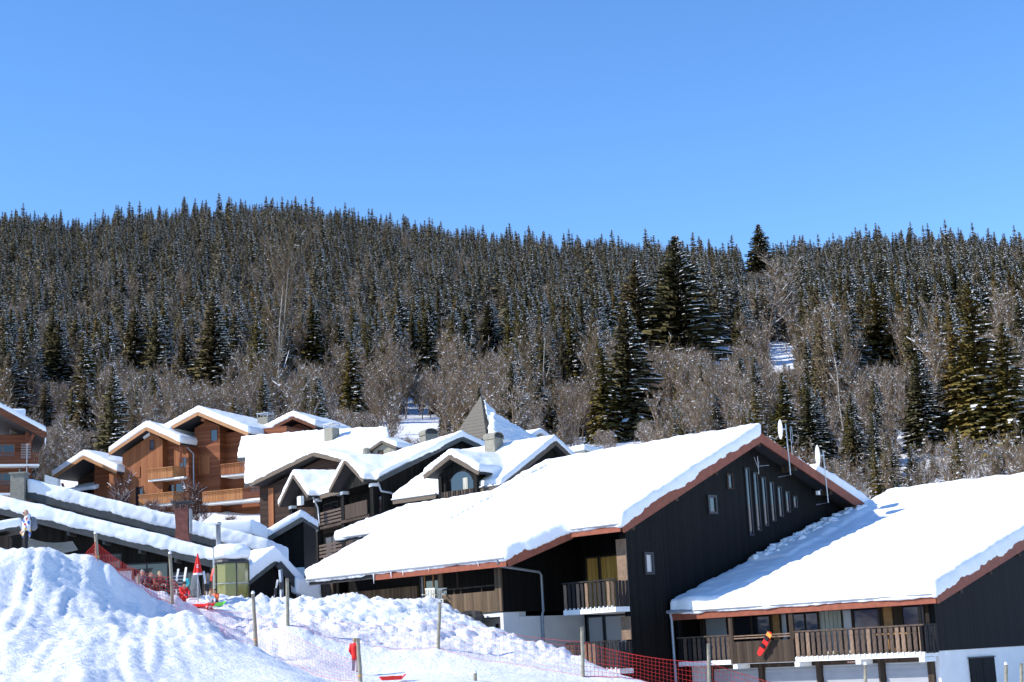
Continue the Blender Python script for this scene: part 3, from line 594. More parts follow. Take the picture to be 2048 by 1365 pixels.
def gable_roof(parent, ax, r, e0, e1, a0, a1, zr, ze0, ze1, snow=.5, fm='fascia', bh=.3, voxel=.14, it=6, ov=.1, fronts=('lo',), tile='rooft', name='roof', amp=.12):
    """ridge at coordinate r (x if ax=='X': slopes fall along x, ridge runs along y from a0 to a1)"""
    def pt(c, a, z): return (c, a, z) if ax == 'X' else (a, c, z)
    A = [pt(e0, a0, ze0), pt(r, a0, zr), pt(r, a1, zr), pt(e0, a1, ze0)]; B = [pt(r, a0, zr), pt(e1, a0, ze1), pt(e1, a1, ze1), pt(r, a1, zr)]
    slab(A, parent, .2, name, tile); slab(B, parent, .2, name, tile)
    for f in fronts:
        a = a0 - .04 if f == 'lo' else a1 + .04
        edge_board(pt(e0, a, ze0), pt(r, a, zr), parent, bh, .08, 'bargeboard', fm); edge_board(pt(r, a, zr), pt(e1, a, ze1), parent, bh, .08, 'bargeboard', fm)
    def ex(c, a, z, dc, da): return pt(c + dc, a + da, z)
    s0 = (zr - ze0) / (r - e0); s1 = (ze1 - zr) / (e1 - r)
    d0 = ov if e0 > r else -ov; d1 = ov if e1 > r else -ov
    return [([pt(e0 + d0, a0 - ov, ze0 + s0 * d0), pt(r, a0 - ov, zr), pt(r, a1 + ov, zr), pt(e0 + d0, a1 + ov, ze0 + s0 * d0)], snow), ([pt(r, a0 - ov, zr), pt(e1 + d1, a0 - ov, ze1 + s1 * d1), pt(e1 + d1, a1 + ov, ze1 + s1 * d1), pt(r, a1 + ov, zr)], snow)]
def bal_panel(parent, pts, z0, z1, mat, th=.08, name='balcony_panel', lattice=False):
    for p, q in zip(pts[:-1], pts[1:]):
        p, q = Vector((*p, 0)), Vector((*q, 0)); d = (q - p); L = d.length; d.normalize(); n = Vector((-d.y, d.x, 0))
        def B(m, s0, s1, a, b, t=th):
            m.prism([p + d * s0 - n * t / 2 + Vector((0, 0, a)), p + d * s1 - n * t / 2 + Vector((0, 0, a)), p + d * s1 - n * t / 2 + Vector((0, 0, b)), p + d * s0 - n * t / 2 + Vector((0, 0, b))], n * t)
        m = MB()
        if not lattice: B(m, 0, L, z0, z1)
        else:
            h = z1 - z0; k = max(2, int(L / .18)); st = L / k
            B(m, 0, L, z1 - .09, z1, th * 1.6); B(m, 0, L, z0, z0 + .08, th * 1.3)
            for j in range(k):
                B(m, j * st + .012, (j + 1) * st - .012, z0 + .08, z0 + h * .58, th * .7)
                c = p + d * ((j + .5) * st); zc = z0 + h * .74; r_ = .17 * h
                for sg in (-1, 1):
                    a = c - d * (st / 2) * sg; b = c + d * (st / 2) * sg
                    m.beam(a + Vector((0, 0, zc - r_)), b + Vector((0, 0, zc + r_)), th * .6, .05)
        m.build(name, mat, parent)
# ---- M1: dark house with two gabled balcony bays ------------------------------------------------------------
HM = house('timber_chalet', -16.124, 130, 30, 'dark timber house with two pointed balcony bays behind the glass kiosk')
MB().prism([(2.2, -10.2, 4), (11.4, -10.2, 4), (11.4, -10.2, 15.0), (7.25, -10.2, 16.5), (2.2, -10.2, 14.2)], (0, 16.5, 0)).build('wall', 'blackm', HM)
# the wall that rises behind the right-hand bay
MB().prism([(.6, -10.6, 9.5), (11.5, -10.6, 9.5), (11.5, -10.6, 15.0), (7.25, -10.6, 16.75), (.6, -10.6, 13.7)], (0, .38, 0)).build('gable_wall', 'blackm', HM)
SN = gable_roof(HM, 'X', 7.25, 2.7, 12.0, -11.1, 6.4, 17.1, 15.0, 15.2, .55, 'fasciag', .34)
for y0, y1 in ((-3.9, .55), (-11.1, -10.35)):
    vp = [(.1, y0, 13.8), (.1, y1, 13.8), (2.8, y1, 15.05), (2.8, y0, 15.05)]; slab(vp, HM, .2); SN += [([(x - .1, y, z) for x, y, z in vp], .5)]
edge_board((.1, -11.14, 13.8), (2.75, -11.14, 15.02), HM, .34, .08, 'bargeboard', 'fasciag'); edge_board((.05, -3.9, 13.7), (.05, .55, 13.7), HM, .3, .08, 'fascia', 'fasciad')
for b_, (yl, yr, ya, za) in enumerate(((7.0, .5, 3.6, 15.86), (-3.85, -10.45, -7.1, 15.70))):
    SN += gable_roof(HM, 'Y', ya, yl, yr, -.9, 5.2, za, 13.68, 13.75, .5, 'fasciad', .28)
    MB().prism([(.0, yl - .9, 13.6), (.0, yr + .9, 13.6), (.0, ya, za - .5)], (.12, 0, 0)).build('gable_boards', 'blackm', HM)
    MB().box(-.5, -.2, ya - .12, ya + .12, za - .62, za - .12).build('gable_pendant', 'slab', HM)
    for y in (yl - .7, yr + .35):
        MB().box(-.15, .35, y - .25, y + .3, 6.0, 13.4).build('bay_post', 'blackm', HM)
        MB().box(-.2, .3, y - .27, y + .32, 13.25, 13.5).build('post_cap', 'slab', HM)
    for zf in (11.2, 8.6):
        bal_panel(HM, [(-.35, yl - 1.7), (-.35, yr + .75)], zf, zf + 1.1, 'brownb' if zf > 12 else 'darkb')
        MB().box(-.3, 2.2, yr + .6, yl - .6, zf - .22, zf).build('balcony_floor', 'darkb', HM); MB().box(-.25, .5, yr + .9, yr + 1.4, zf - .35, zf - .03).build('beam_end', 'slab', HM)
    win(HM, 'X', 2.2, ya - 1.9, ya + .9, 11.3, 13.4, mull=1); win(HM, 'X', 2.2, ya - 1.9, ya + .9, 8.7, 10.6, mull=1)
for zf in (11.15, 8.55):
    for k in range(4): MB().box(-.12, -.04, -4.6, .4, zf + .12 + k * .28, zf + .30 + k * .28).build('rail_board', 'slat', HM)
    for k in range(4): MB().box(-.12, -.04, 6.7, 8.4, zf + .12 + k * .28, zf + .30 + k * .28).build('rail_board', 'slat', HM)
    MB().box(-.05, 2.2, -4.8, .3, zf - .2, zf).build('balcony_floor', 'darkb', HM)
MB().box(.0, 2.2, -10.4, 6.3, 4.2, 8.3).build('base_wall', 'white', HM)
pipe([(-.6, .25, 13.6), (-.2, .2, 12.7), (-.2, .0, 11.4)], HM, .08); pipe([(.1, -10.8, 13.5), (.2, -11.1, 12.8), (1.0, -11.0, 12.7), (2.8, -11.0, 12.0), (3.0, -11.0, 9.8)], HM, .08)
snow_part(SN, HM, .16, 5, .16, .04)
q = HM.matrix_basis.inverted() @ P(857, 872, 139); chimney(HM, q.x, q.y, q.z - 2.5, q.z, 1.15, 1.15)
q = P(768, 884, 137); HN = empty('snowy_roof_dormer', q, R(60), 'little grey snow-roofed dormer between the balcony bays and the big snow roof', 'dormer'); MB().prism([(0, 1.2, -2), (0, -1.2, -2), (0, -1.2, -.6), (0, 0, -.05), (0, 1.2, -.6)], (2.2, 0, 0)).build('wall', 'concrete', HN); MB().box(-.03, .0, .1, .7, -1.2, -.7).build('louvre', 'darkb', HN)
snow_part(gable_roof(HN, 'Y', 0, 1.5, -1.5, -.3, 2.4, .1, -.6, -.6, .4, 'fasciad', .2), HN, .12, 5); MB().tube([(-.4, 1.6, -1.6), (-.4, 1.6, -.5), (-.4, 1.6, -.35)], [.35, .35, .1], 10).build('cowl', 'concrete', HN)
for px_, py_ in ((741, 1002 - 22), (601, 1000 + 2)):
    p = HM.matrix_basis.inverted() @ P(px_ if px_ < 700 else 693, py_, 128.5); MB().box(p.x - .15, p.x + .15, p.y - .35, p.y + .35, p.z - .35, p.z + .35).build('lamp_box', 'slab', HM)
# ---- M2: dark house with arched dormer --------------------------------------------------------------------------
H2 = house('timber_chalet', -1.543 * .9, 125 * .9, 50, 'dark timber house with arched dormer balcony and vaulted chimney'); H2.scale = (.9, .9, .9)
MB().prism([(.5, .3, 4), (13.5, .3, 4), (13.5, .3, 13.4), (6.9, .3, 16.7), (.5, .3, 13.1)], (0, 10.8, 0)).build('wall', 'blackm', H2)
SN = gable_roof(H2, 'X', 6.9, -.1, 14.0, -.3, 11.5, 17.2, 13.25, 13.3, .6, 'fasciad', .36)
SN += gable_roof(H2, 'Y', 3.95, 6.9, .95, -1.2, 5.2, 16.05, 14.72, 14.4, .6, 'fasciad', .36)
MB().prism([(-.4, 6.0, 11.0), (-.4, 1.9, 11.0), (-.4, 1.9, 14.5), (-.4, 3.95, 15.7), (-.4, 6.0, 14.7)], (3.0, 0, 0)).build('dormer_wall', 'blackm', H2)
ar = [(-.42, 4.92, 12.4), (-.42, 2.28, 12.4)] + [(-.42, 3.6 - 1.32 * math.cos(math.pi * k / 10), 13.5 + 1.25 * math.sin(math.pi * k / 10)) for k in range(11)]
dw = MB().prism(ar, (.015, 0, 0)).build('dormer_door', 'glass', H2); MB().box(-.46, -.41, 2.9, 3.4, 12.4, 14.2).build('curtain', 'curtainp', dw)
bal_panel(H2, [(-1.0, 5.2), (-1.0, 1.8)], 12.2, 13.2, 'darkb'); slat_row(H2, 'X', -1.08, 1.8, 5.2, 12.2, 13.2, .16, .1, ('slat', 'slatd')); MB().box(-1.0, -.4, 1.7, 5.3, 12.0, 12.2).build('balcony_floor', 'darkb', H2)
for y in (1.65, 5.4): MB().box(-1.0, -.75, y - .18, y + .18, 11.0, 14.5).build('dormer_post', 'blackm', H2)
gutter((-.25, -.3, 13.3), (-.25, 1.9, 13.3), H2); gutter((-.25, 6.6, 13.3), (-.25, 11.6, 13.3), H2)
edge_board((-.2, 6.6, 13.2), (-.2, 11.5, 13.2), H2, .34, .06, 'fascia', 'fasciad'); edge_board((-.2, -.3, 13.2), (-.2, 1.9, 13.2), H2, .34, .06, 'fascia', 'fasciad')
pipe([(-.25, .1, 13.3), (-.1, .1, 12.8), (.9, .0, 12.3), (1.2, .1, 11)], H2, .08)
snow_part(SN, H2, .16, 5, .16, .04)
chimney(H2, 5.7, 5.3, 15.8, 17.95, 1.1, 1.1); 
v = MB(); 
for k in range(3): pass
HV = house('vent_cowl', *P(1168, 905, 135)[:2], 40, 'small snow-capped roof vent peeping over the long snowy ridge', 'vent')
p = P(1168, 905, 135); HV.location = p; MB().box(-1, 1, -1.2, 1.2, -2.5, -.05).build('housing', 'concrete', HV); snow_part([([(-1.1, -1.3, 0), (1.1, -1.3, -.3), (1.1, 1.3, -.3), (-1.1, 1.3, 0)], .5)], HV, .12, 5)
# ---- tower with pyramid roof ---------------------------------------------------------------------------------------
tp = P(962, 792, 152); HT = house('pyramid_tower', tp.x, tp.y, 52, 'steep pyramid roof tower, shingles bare on one side and snow on the other', 'tower', tp.z)
b = 2.3; zb = -4.6
for k in range(4):
    a = [(-b, -b), (b, -b), (b, b), (-b, b)]; p0, p1 = a[k], a[(k + 1) % 4]; mb = MB()
    N = 13
    for j in range(N):                                    # courses of shingles, each lapping the next
        t0, t1 = j / N, (j + 1) / N; o = .05
        mb.face([(p0[0] * t0, p0[1] * t0, zb * t0), (p0[0] * t1 * (1 + o / 3), p0[1] * t1 * (1 + o / 3), zb * t1), (p1[0] * t1 * (1 + o / 3), p1[1] * t1 * (1 + o / 3), zb * t1), (p1[0] * t0, p1[1] * t0, zb * t0)])
        mb.face([(p0[0] * t1 * (1 + o / 3), p0[1] * t1 * (1 + o / 3), zb * t1), (p0[0] * t1, p0[1] * t1, zb * t1 - .01), (p1[0] * t1, p1[1] * t1, zb * t1 - .01), (p1[0] * t1 * (1 + o / 3), p1[1] * t1 * (1 + o / 3), zb * t1)])
    mb.build('roof_face', 'slate', HT)
MB().box(-b + .3, b - .3, -b + .3, b - .3, zb - 5, zb + .05).build('wall', 'blackm', HT)
# snow: thin film on the shaded face, deep at its foot
mb = MB(); f_ = 1.03
mb.prism([(0, -.12, -.25), (-b * f_ * .85, -b * f_ - .1, zb * .93), (b * f_, -b * f_ - .1, zb)], (0, -.16, .05))
mb.prism([(-b * .75, -b * .82, zb * .75), (-b * 1.2, -b * 1.5, zb * 1.12), (b * 2.7, -b * 1.6, zb * 1.15), (b * .9, -b * .72, zb * .62), (-b * .05, -b * .5, zb * .42)], (.0, -.35, .3))
mb.prism([(0, -.05, -.3), (b * f_, -b * f_, zb), (b * f_, b * f_, zb)], (.25, 0, .1))
soften(mb.build('snow_cover', 'roofsnow', HT), .12, 3, .5, .14)
HK = house('snow_roof_annex', *P(1080, 862, 158)[:2], 50, 'small snowy roof beside the pyramid tower', 'roof'); HK.location.z = P(1080, 868, 158).z
MB().prism([(-3.2, 0, -5), (3.2, 0, -5), (3.2, 0, -1.2), (0, 0, 0), (-3.2, 0, -1.2)], (0, 5, 0)).build('wall', 'concrete', HK)
snow_part([([(-3.6, -.3, -1.35), (0, -.3, .1), (0, 5, .1), (-3.6, 5, -1.35)], .5), ([(3.6, -.3, -1.35), (0, -.3, .1), (0, 5, .1), (3.6, 5, -1.35)], .5)], HK, .16, 5, .12, 0)
# ---- P: big snow roof with umber gable ------------------------------------------------------------------------------
HP = house('umber_chalet', -23.3, 140, 55, 'brown house with umber gable under one huge snow roof with square chimney')
MB().prism([(.9, -.9, 7), (.9, -13, 7), (.9, -13, 16.2), (.9, -7.2, 17.5), (.9, -.9, 15.8)], (9, 0, 0)).build('wall', 'pwall', HP)
SN = gable_roof(HP, 'Y', -7.2, .3, -13.6, -.1, 9.0, 18.0, 16.1, 16.2, .55, 'fasciad', .36)
mp = [(x, y, 16.5 + .5 * (x - 1)) for x, y in ((.3, 1.4), (7.6, 8.4), (7.7, 9.6), (13.2, 14.5), (11.0, 1.2), (8.9, -8.1), (5.2, -11.4), (4.6, -10.5), (4.6, -1.2), (.9, .15), (.3, .35))]
slab(mp, HP, .25); SN += [(mp, .6)]
MB().prism([(1.6, .8, 8), (8, 6.5, 8), (8, -8, 8), (1.6, -10, 8)], (0, 0, 8.0)).build('wall', 'pwall', HP)
snow_part(SN, HP, .18, 5, .16, .05)
chimney(HP, 7.5, -2.65, 18.5, 21.3, 1.0, 1.0, 'cage'); 
MB().box(.8, .9, -1.6, -1.0, 12.0, 15.6).build('corner_board', 'orange', HP)
bal_panel(HP, [(.3, 1.0), (.3, -8)], 11.2, 12.1, 'darkb')
for k in range(14):
    y = 1.4 - k * .16 if k < 9 else .0 - (k - 9) * .3; L = random.uniform(.15, .45); MB().tube([(.55 - .05 * (k % 2), y, 16.55), (.55, y, 16.55 - L)], [.04, .006], 5).build('icicle', 'treesnow', HP)
# ---- O: orange larch chalet with three stepped gables ---------------------------------------------------------------
HO = house('larch_chalet', -33.2, 160, 68, 'orange larch chalet with three stepped gables and carved balconies')
SN = []
# gable 1 (middle)
MB().prism([(.3, 8.1, 12), (.3, 3.2, 12), (.3, 3.2, 23.5), (.3, 4.4, 24.2), (.3, 8.1, 22.4)], (.8, 0, 0)).build('wall', 'orange', HO)
MB().box(2.4, 9, 8.1, .45, 12, 22.6).build('wall', 'orange', HO); MB().prism([(1.1, 8.1, 12), (1.1, .4, 12), (1.1, .4, 22.7), (1.1, 4.4, 24.3), (1.1, 8.1, 22.4)], (9, 0, 0)).build('wall', 'orangez', HO)
MB().box(.9, 1.09, .4, 2.2, 12, 22.6).build('wall', 'orange', HO); MB().box(.3, 9, .1, .4, 12, 22.55).build('side_wall', 'orangez', HO)
SN += gable_roof(HO, 'Y', 4.4, 9.0, .35, -.7, 10, 24.75, 22.55, 22.8, .75, 'fasciao', .34)
MB().box(.1, 1.2, 4.2, 4.6, 24.1, 24.4).build('ridge_beam', 'orange', HO); MB().beam((.25, .9, 20.9), (-.5, .5, 22.4), .2, .2).build('brace', 'fascia', HO)
# gable 0 (low, left)
MB().prism([(.9, 12.2, 11), (.9, 7.6, 11), (.9, 7.6, 20.4), (.9, 12.0, 22.0)], (6, 0, 0)).build('wall', 'orangez', HO); MB().prism([(2.6, 15.4, 11), (2.6, 12.2, 11), (2.6, 12.2, 21.9), (2.6, 15.4, 20.6)], (5, 0, 0)).build('wall', 'pwall', HO)
MB().box(-.3, .3, 8.4, 9.3, 11, 20.5).build('pillar', 'orange', HO)
SN += gable_roof(HO, 'Y', 12.0, 15.9, 7.9, -.9, 8, 22.5, 20.7, 20.55, .75, 'fasciao', .34)
MB().beam((.6, 14.6, 17.2), (-.4, 15.1, 20.0), .2, .2).build('brace', 'fascia', HO); bal_panel(HO, [(.2, 16.5), (.2, 10)], 16.4, 17.4, 'pwall')
# gable 2 (right, highest)
MB().prism([(2.2, .6, 12), (2.2, -2.4, 12), (2.2, -2.4, 24.6), (2.2, -.9, 25.2), (2.2, .6, 24.6)], (8, 0, 0)).build('wall', 'orangez', HO); MB().box(3.4, 10, -2.4, -9.5, 12, 24.0).build('wall', 'orangez', HO)
SN += gable_roof(HO, 'Y', -.9, 5.5, -6.8, .6, 12, 25.9, 23.6, 23.2, .75, 'fasciao', .34)
MB().box(1.4, 2.3, -1.1, -.7, 25.1, 25.4).build('ridge_beam', 'orange', HO)
SN += gable_roof(HO, 'Y', -7.9, -4.2, -10.6, 7.5, 16, 25.6, 24.3, 24.3, .7, 'redb', .34)
MB().prism([(8.6, -5.0, 12), (8.6, -10, 12), (8.6, -10, 24.0), (8.6, -7.9, 25.0), (8.6, -5.0, 24.1)], (6, 0, 0)).build('wall', 'redb', HO)
snow_part(SN, HO, .2, 5, .14, .04)
q = HO.matrix_basis.inverted() @ P(531, 845, 166); chimney(HO, q.x, q.y, q.z - 2, q.z + .5, 1.2, 1.2, 'cage')
# balconies
def carved(pts, z, mat='orail'):
    bal_panel(HO, pts, z, z + 1.1, mat, .1, 'carved_balcony', True); xs = [p[0] for p in pts]; ys = [p[1] for p in pts]
    MB().box(min(xs) + .05, max(xs) + 2.4, min(ys) - .0, max(ys), z - .2, z - .02).build('balcony_floor', 'slab', HO)
carved([(-.4, 4.5), (-.4, 1.5), (1.6, .25)], 19.45); carved([(-.4, 5.6), (-.4, 1.45), (1.6, .15)], 16.9)
carved([(.6, -3.5), (.6, -7.6)], 19.3, 'orange'); carved([(.6, -1.3), (.6, -6.0)], 16.7); carved([(.6, -6.0), (.9, -8.5)], 16.7, 'redb')
for a0, a1, z0, z1, X, mu in ((4.2, 4.7, 22.6, 23.5, .3, 0), (.75, 1.5, 19.6, 21.5, .9, 1), (2.4, 3.0, 17, 18.9, 1.1, 1), (1.0, 2.0, 17, 18.9, .9, 0), (5.6, 6.4, 17.0, 18.9, .3, 1), (-2.1, -1.4, 23.1, 24.2, 2.2, 0), (8.0, 8.6, 18.7, 20.0, .9, 0), (-5.4, -4.0, 19.4, 21.3, 3.4, 1), (-6.4, -5.2, 16.8, 18.6, 3.4, 1), (-8.8, -7.6, 14, 15.8, 3.4, 0)):
    win(HO, 'X', X, a0, a1, z0, z1, fm='redb', mull=mu)
for a0, a1, z0, z1 in ((-1.2, .1, 19.8, 21.6), (-1.3, .0, 15.2, 16.9), (-3.9, -2.8, 13.6, 15.4)): MB().box(2.13, 2.2, a0, a1, z0, z1).build('shutter', 'orange', HO)
MB().box(.22, .3, 5.9, 7.0, 19.9, 21.0).build('shutter', 'orange', HO)
pipe([(.2, .2, 22.4), (.9, -.1, 21.8), (.9, -.1, 13)], HO, .08)
# low snowy roof beside the larch chalet
HS = house('snowy_lean_to', *P(112, 950, 168)[:2], 60, 'low lean-to roof with shaded blue snow between the larch chalets', 'roof'); HS.location.z = P(100, 985, 168).z
MB().prism([(0.3, 4, -6), (0.3, -4, -6), (8, -4, -6), (8, 4, -6)], (0, 0, 5.6)).build('wall', 'pwall', HS); snow_part([([(-.4, 6, -.3), (-.4, -6, -.3), (9, -6, 2.9), (9, 6, 2.9)], .4)], HS, .18, 5, .2, .1)
# ---- F: house at the far left ----------------------------------------------------------------------------------------
HF = house('larch_chalet', -46.3, 155, 20, 'red-brown chalet with dark carved balconies at the edge of the village')
MB().box(-7, -.9, 2.0, 12, 10, 23.9).build('wall', 'redb', HF)
rp = [(.15, -1.2, 23.55), (-8, -1.2, 28.1), (-8, 12, 28.1), (.15, 12, 23.55)]
slab(rp, HF, .3); edge_board((.15, -1.25, 23.5), (-8, -1.25, 28.05), HF, .6, .1, 'bargeboard', 'redb'); edge_board((.2, -1.2, 23.5), (.2, 12, 23.5), HF, .4, .1, 'fascia', 'redb')
snow_part([([(.25, -1.3, 23.5), (-8, -1.3, 28.1), (-8, 12, 28.1), (.25, 12, 23.5)], .7)], HF, .18, 5, .15, .04)
chimney(HF, -2.2, 6.0, 24.5, 26.3, 1.3, 1.3, 'none'); snow_part([([(-3.0, 5.2, 26.35), (-1.4, 5.2, 26.35), (-1.4, 6.8, 26.35), (-3.0, 6.8, 26.35)], .7)], HF, .14, 8, .05, 0, 'chimney_snow')
for z in (20.8, 18.0, 15.2):
    bal_panel(HF, [(-7, .4), (-.4, .4)], z, z + 1.15, 'redb', .1, 'carved_balcony', True); MB().box(-7, -.3, .35, 2.0, z - .2, z - .02).build('balcony_floor', 'slab', HF)
    win(HF, 'Y', 2.0, -4.8, -2.6, z + .1, z + 2.1, mull=1, fm='orange'); 
MB().box(-1.6, -1.3, .5, .8, 14, 24).build('balcony_post', 'redb', HF); MB().beam((-1.4, .6, 22.4), (-.9, -.8, 23.6), .2, .2).build('brace', 'redb', HF)
for k in range(3): MB().tube([(.2, -.9 + k * .5, 23.3), (.2, -.9 + k * .5, 22.7 - .3 * (k == 0))], [.07, .01], 5).build('icicle', 'treesnow', HF)
ya = empty('tv_aerial', P(54, 900, 150), R(20), 'tall comb-shaped television aerial on a mast before the red-brown chalet', 'aerial')
MB().tube([(0, 0, -5), (0, 0, .6)], .04, 6).build('mast', 'metal', ya)
for k in range(9): MB().box(-.55, .35, -.012, .012, .5 - k * .16, .53 - k * .16).build('element', 'metal', ya)
# ================================================================== restaurant and roofs in front of the village
HL = house('restaurant', -24, 74, 0, 'dark restaurant with long low sloping roofs edged by thick snow')
def lz(x): return 7.92 - .298 * (x - .0)            # local x from -5 to 10.6
l1 = [(-6, 0, lz(-6)), (10.9, 0, lz(10.9)), (10.9, 7, lz(10.9)), (-6, 7, lz(-6))]; slab(l1, HL, .22)
edge_board((-6, -.05, lz(-6)), (10.95, -.05, lz(10.95)), HL, .34, .09, 'fascia', 'fasciag')
for k in range(9): x = -3.5 + k * 1.65; MB().box(x - .06, x + .06, -.02, 1.2, lz(x) - .46, lz(x) - .24).build('rafter_end', 'fasciag', HL)
MB().prism([(-6, 1.2, 0), (11.0, 1.2, 0), (11.0, 1.2, lz(11) - .24), (-6, 1.2, lz(-6) - .24)], (0, 5, 0)).build('wall', 'blackm', HL)
for x0, x1, z0, z1, g_ in ((-2.6, -1.2, 2.5, 5.6, 'glass'), (-.8, 1.0, 2.5, 5.2, 'glass'), (1.4, 3.0, 2.5, 5.4, 'wood'), (3.3, 5.2, 2.5, 5.6, 'glass'), (5.5, 7.4, 2.5, 5.1, 'glass'), (7.7, 8.8, 2.5, 4.6, 'glass'), (9.1, 10.4, 2.5, 4.5, 'wood')): win(HL, 'Y', 1.2, x0, x1, z0, z1, gm=g_, mull=1)
def l2z(x): return 10.0 - .302 * (x + 2.4)
l2 = [(-2.6, 12, l2z(-2.6)), (10.4, 12, l2z(10.4)), (10.4, 19, l2z(10.4)), (-2.6, 19, l2z(-2.6))]; slab(l2, HL, .22); edge_board((-2.6, 11.95, l2z(-2.6)), (10.4, 11.95, l2z(10.4)), HL, .5, .09, 'fascia', 'fasciag')
MB().prism([(-2.6, 12.6, 2), (10, 12.6, 2), (10, 12.6, l2z(10) - .3), (-2.6, 12.6, l2z(-2.6) - .3)], (0, 6, 0)).build('wall', 'fasciag', HL)
snow_part([([(-6, -.15, lz(-6)), (11.0, -.15, lz(11.0)), (11.0, 7, lz(11.0)), (-6, 7, lz(-6))], .62)], HL, .09, 7, .14, .07); snow_part([([(-2.5, 11.85, l2z(-2.5)), (10.5, 11.85, l2z(10.5)), (10.5, 19, l2z(10.5)), (-2.5, 19, l2z(-2.5))], .74)], HL, .1, 7, .14, .07)
c = chimney(HL, .0, 0, 0, 0, .01, .01, 'none'); bpy.data.objects.remove(c)
q = P(39, 955, 86) - Vector((-24, 74, 0)); chimney(HL, q.x, q.z and q.y, q.z - 1.6, q.z + .15, .75, .75, 'none'); MB().box(q.x - .45, q.x + .45, q.y - .45, q.y + .45, q.z + .15, q.z + .24).build('chimney_lid', 'concrete', HL); MB().tube([(q.x + .05, q.y, q.z + .2), (q.x + .05, q.y, q.z + .45)], [.1, .06], 8).build('pot', 'darkm', HL)
q = P(102, 960, 86) - Vector((-24, 74, 0)); MB().prism([(q.x - .35, q.y, q.z - .9), (q.x + .35, q.y, q.z - 1.0), (q.x + .35, q.y, q.z + .05), (q.x - .35, q.y, q.z + .3)], (0, .6, 0)).build('roof_hatch', 'metal', HL)
q = P(366, 1060, 80); fl = empty('chimney_flue', q, 0, 'tapered rusty steel chimney with flared top rising from the restaurant roof', 'chimney')
mb = MB()
for (z0, w0), (z1, w1_) in (((-1.4, .42), (.15, .30)), ((.15, .30), (1.05, .36))):
    for k in range(4):
        cs = [(-1, -1), (1, -1), (1, 1), (-1, 1)]; a, b_ = cs[k], cs[(k + 1) % 4]; mb.face([(a[0] * w0, a[1] * w0, z0), (b_[0] * w0, b_[1] * w0, z0), (b_[0] * w1_, b_[1] * w1_, z1), (a[0] * w1_, a[1] * w1_, z1)])
mb.build('shaft', 'rust', fl); MB().box(.37, .40, -.3, .36, -.2, 1.02).build('steel_edge', 'metal', fl); MB().box(-.5, .5, -.5, .5, 1.32, 1.38).build('cowl', 'darkm', fl)
for sx in (-.3, .3): MB().box(sx - .02, sx + .02, -.02, .02, 1.04, 1.33).build('cowl_leg', 'darkm', fl)
q = P(437, 1090, 82); st = empty('stove_pipe', q, 0, 'slim shiny steel stove pipe with cap above the snowy restaurant end', 'chimney pipe')
MB().tube([(0, 0, -.9), (0, 0, 1.0)], .125, 12).build('pipe', 'metal', st, True); MB().tube([(0, 0, 1.0), (0, 0, 1.03), (0, 0, 1.10), (0, 0, 1.16)], [.13, .155, .155, .12], 12).build('cap', 'metal', st)
# grey awnings behind the mound
for i_, (x, y, lab) in enumerate(((95, 1085, 'grey canvas awning stretched between posts before the restaurant'), (122, 1110, 'folded grey canvas sheet hanging low before the restaurant'))):
    q = P(x, y, 70.5 - i_); a = empty('awning', q, 0, lab, 'awning'); mb = MB(); n = 8
    W_ = 1.1 if i_ == 0 else 1.4
    for k in range(n):
        def pt(t, v): return (-W_ + 2 * W_ * t, v * .9, .35 - .35 * t - .18 * math.sin(math.pi * t) - .55 * v * (1 - .4 * t))
        t0, t1 = k / n, (k + 1) / n; mb.face([pt(t0, 0), pt(t1, 0), pt(t1, 1), pt(t0, 1)])
    mb.build('canvas', 'canvas', a, True); MB().tube([(-W_, 0, .35), (-W_, 0, -2.5)], .03, 6).build('pole', 'darkm', a)
HB = house('shed', *P(10, 1060, 68)[:2], 15, 'small shed with thick snow cap at the end of the restaurant', 'shed'); HB.location.z = P(10, 1060, 68).z
MB().box(-2, .2, 0, 2, -3, -.25).build('wall', 'darkb', HB); MB().prism([(-2.2, -.3, -.42), (.6, -.3, .02), (.6, 2.4, .02), (-2.2, 2.4, -.42)], (0, 0, .14)).build('roof', 'fasciag', HB); snow_part([([(-2.2, -.35, -.3), (.65, -.35, .16), (.65, 2.4, .16), (-2.2, 2.4, -.3)], .34)], HB, .08, 6, .08, .03)
# glass kiosk
q = P(462, 1190, 71); kz = q.z; HKi = empty('glass_kiosk', (q.x, q.y, kz - .5), R(11), 'round glass kiosk with yellowish panes under a puffy snow cushion', 'kiosk')
n = 10; rr = .78
for k in range(n):
    a0, a1 = 2 * math.pi * k / n, 2 * math.pi * (k + 1) / n; p0 = Vector((rr * math.cos(a0), rr * math.sin(a0), 0)); p1 = Vector((rr * math.cos(a1), rr * math.sin(a1), 0))
    MB().prism([p0, p1, p1 + Vector((0, 0, 1.85)), p0 + Vector((0, 0, 1.85))], (p0 + p1) * -.012).build('glass_panel', 'kiosk', HKi)
    if k % 2 == 0: MB().tube([p0 * 1.01, p0 * 1.01 + Vector((0, 0, 1.85))], .03, 6).build('frame_post', 'darkm', HKi)
MB().tube([(0, 0, 1.83), (0, 0, 1.9), (0, 0, 2.0), (0, 0, 2.06)], [rr * 1.02, rr * 1.06, rr * 1.02, rr * .8], 20).build('kiosk_roof', 'darkm', HKi); MB().tube([(0, 0, .95), (0, 0, .99)], rr * 1.012, 20, cap=False).build('glazing_bar', 'zinc', HKi)
MB().box(-.5, .5, -.05, .5, 0, 1.0).build('counter', 'wood', HKi)
mb = MB(); mb.tube([(0, 0, 1.98), (0, 0, 2.15), (0, 0, 2.45), (0, 0, 2.72)], [.72, .92, .9, .55], 20); soften(mb.build('snow_cap', 'capsnow', HKi), .07, 8, .18, .06)
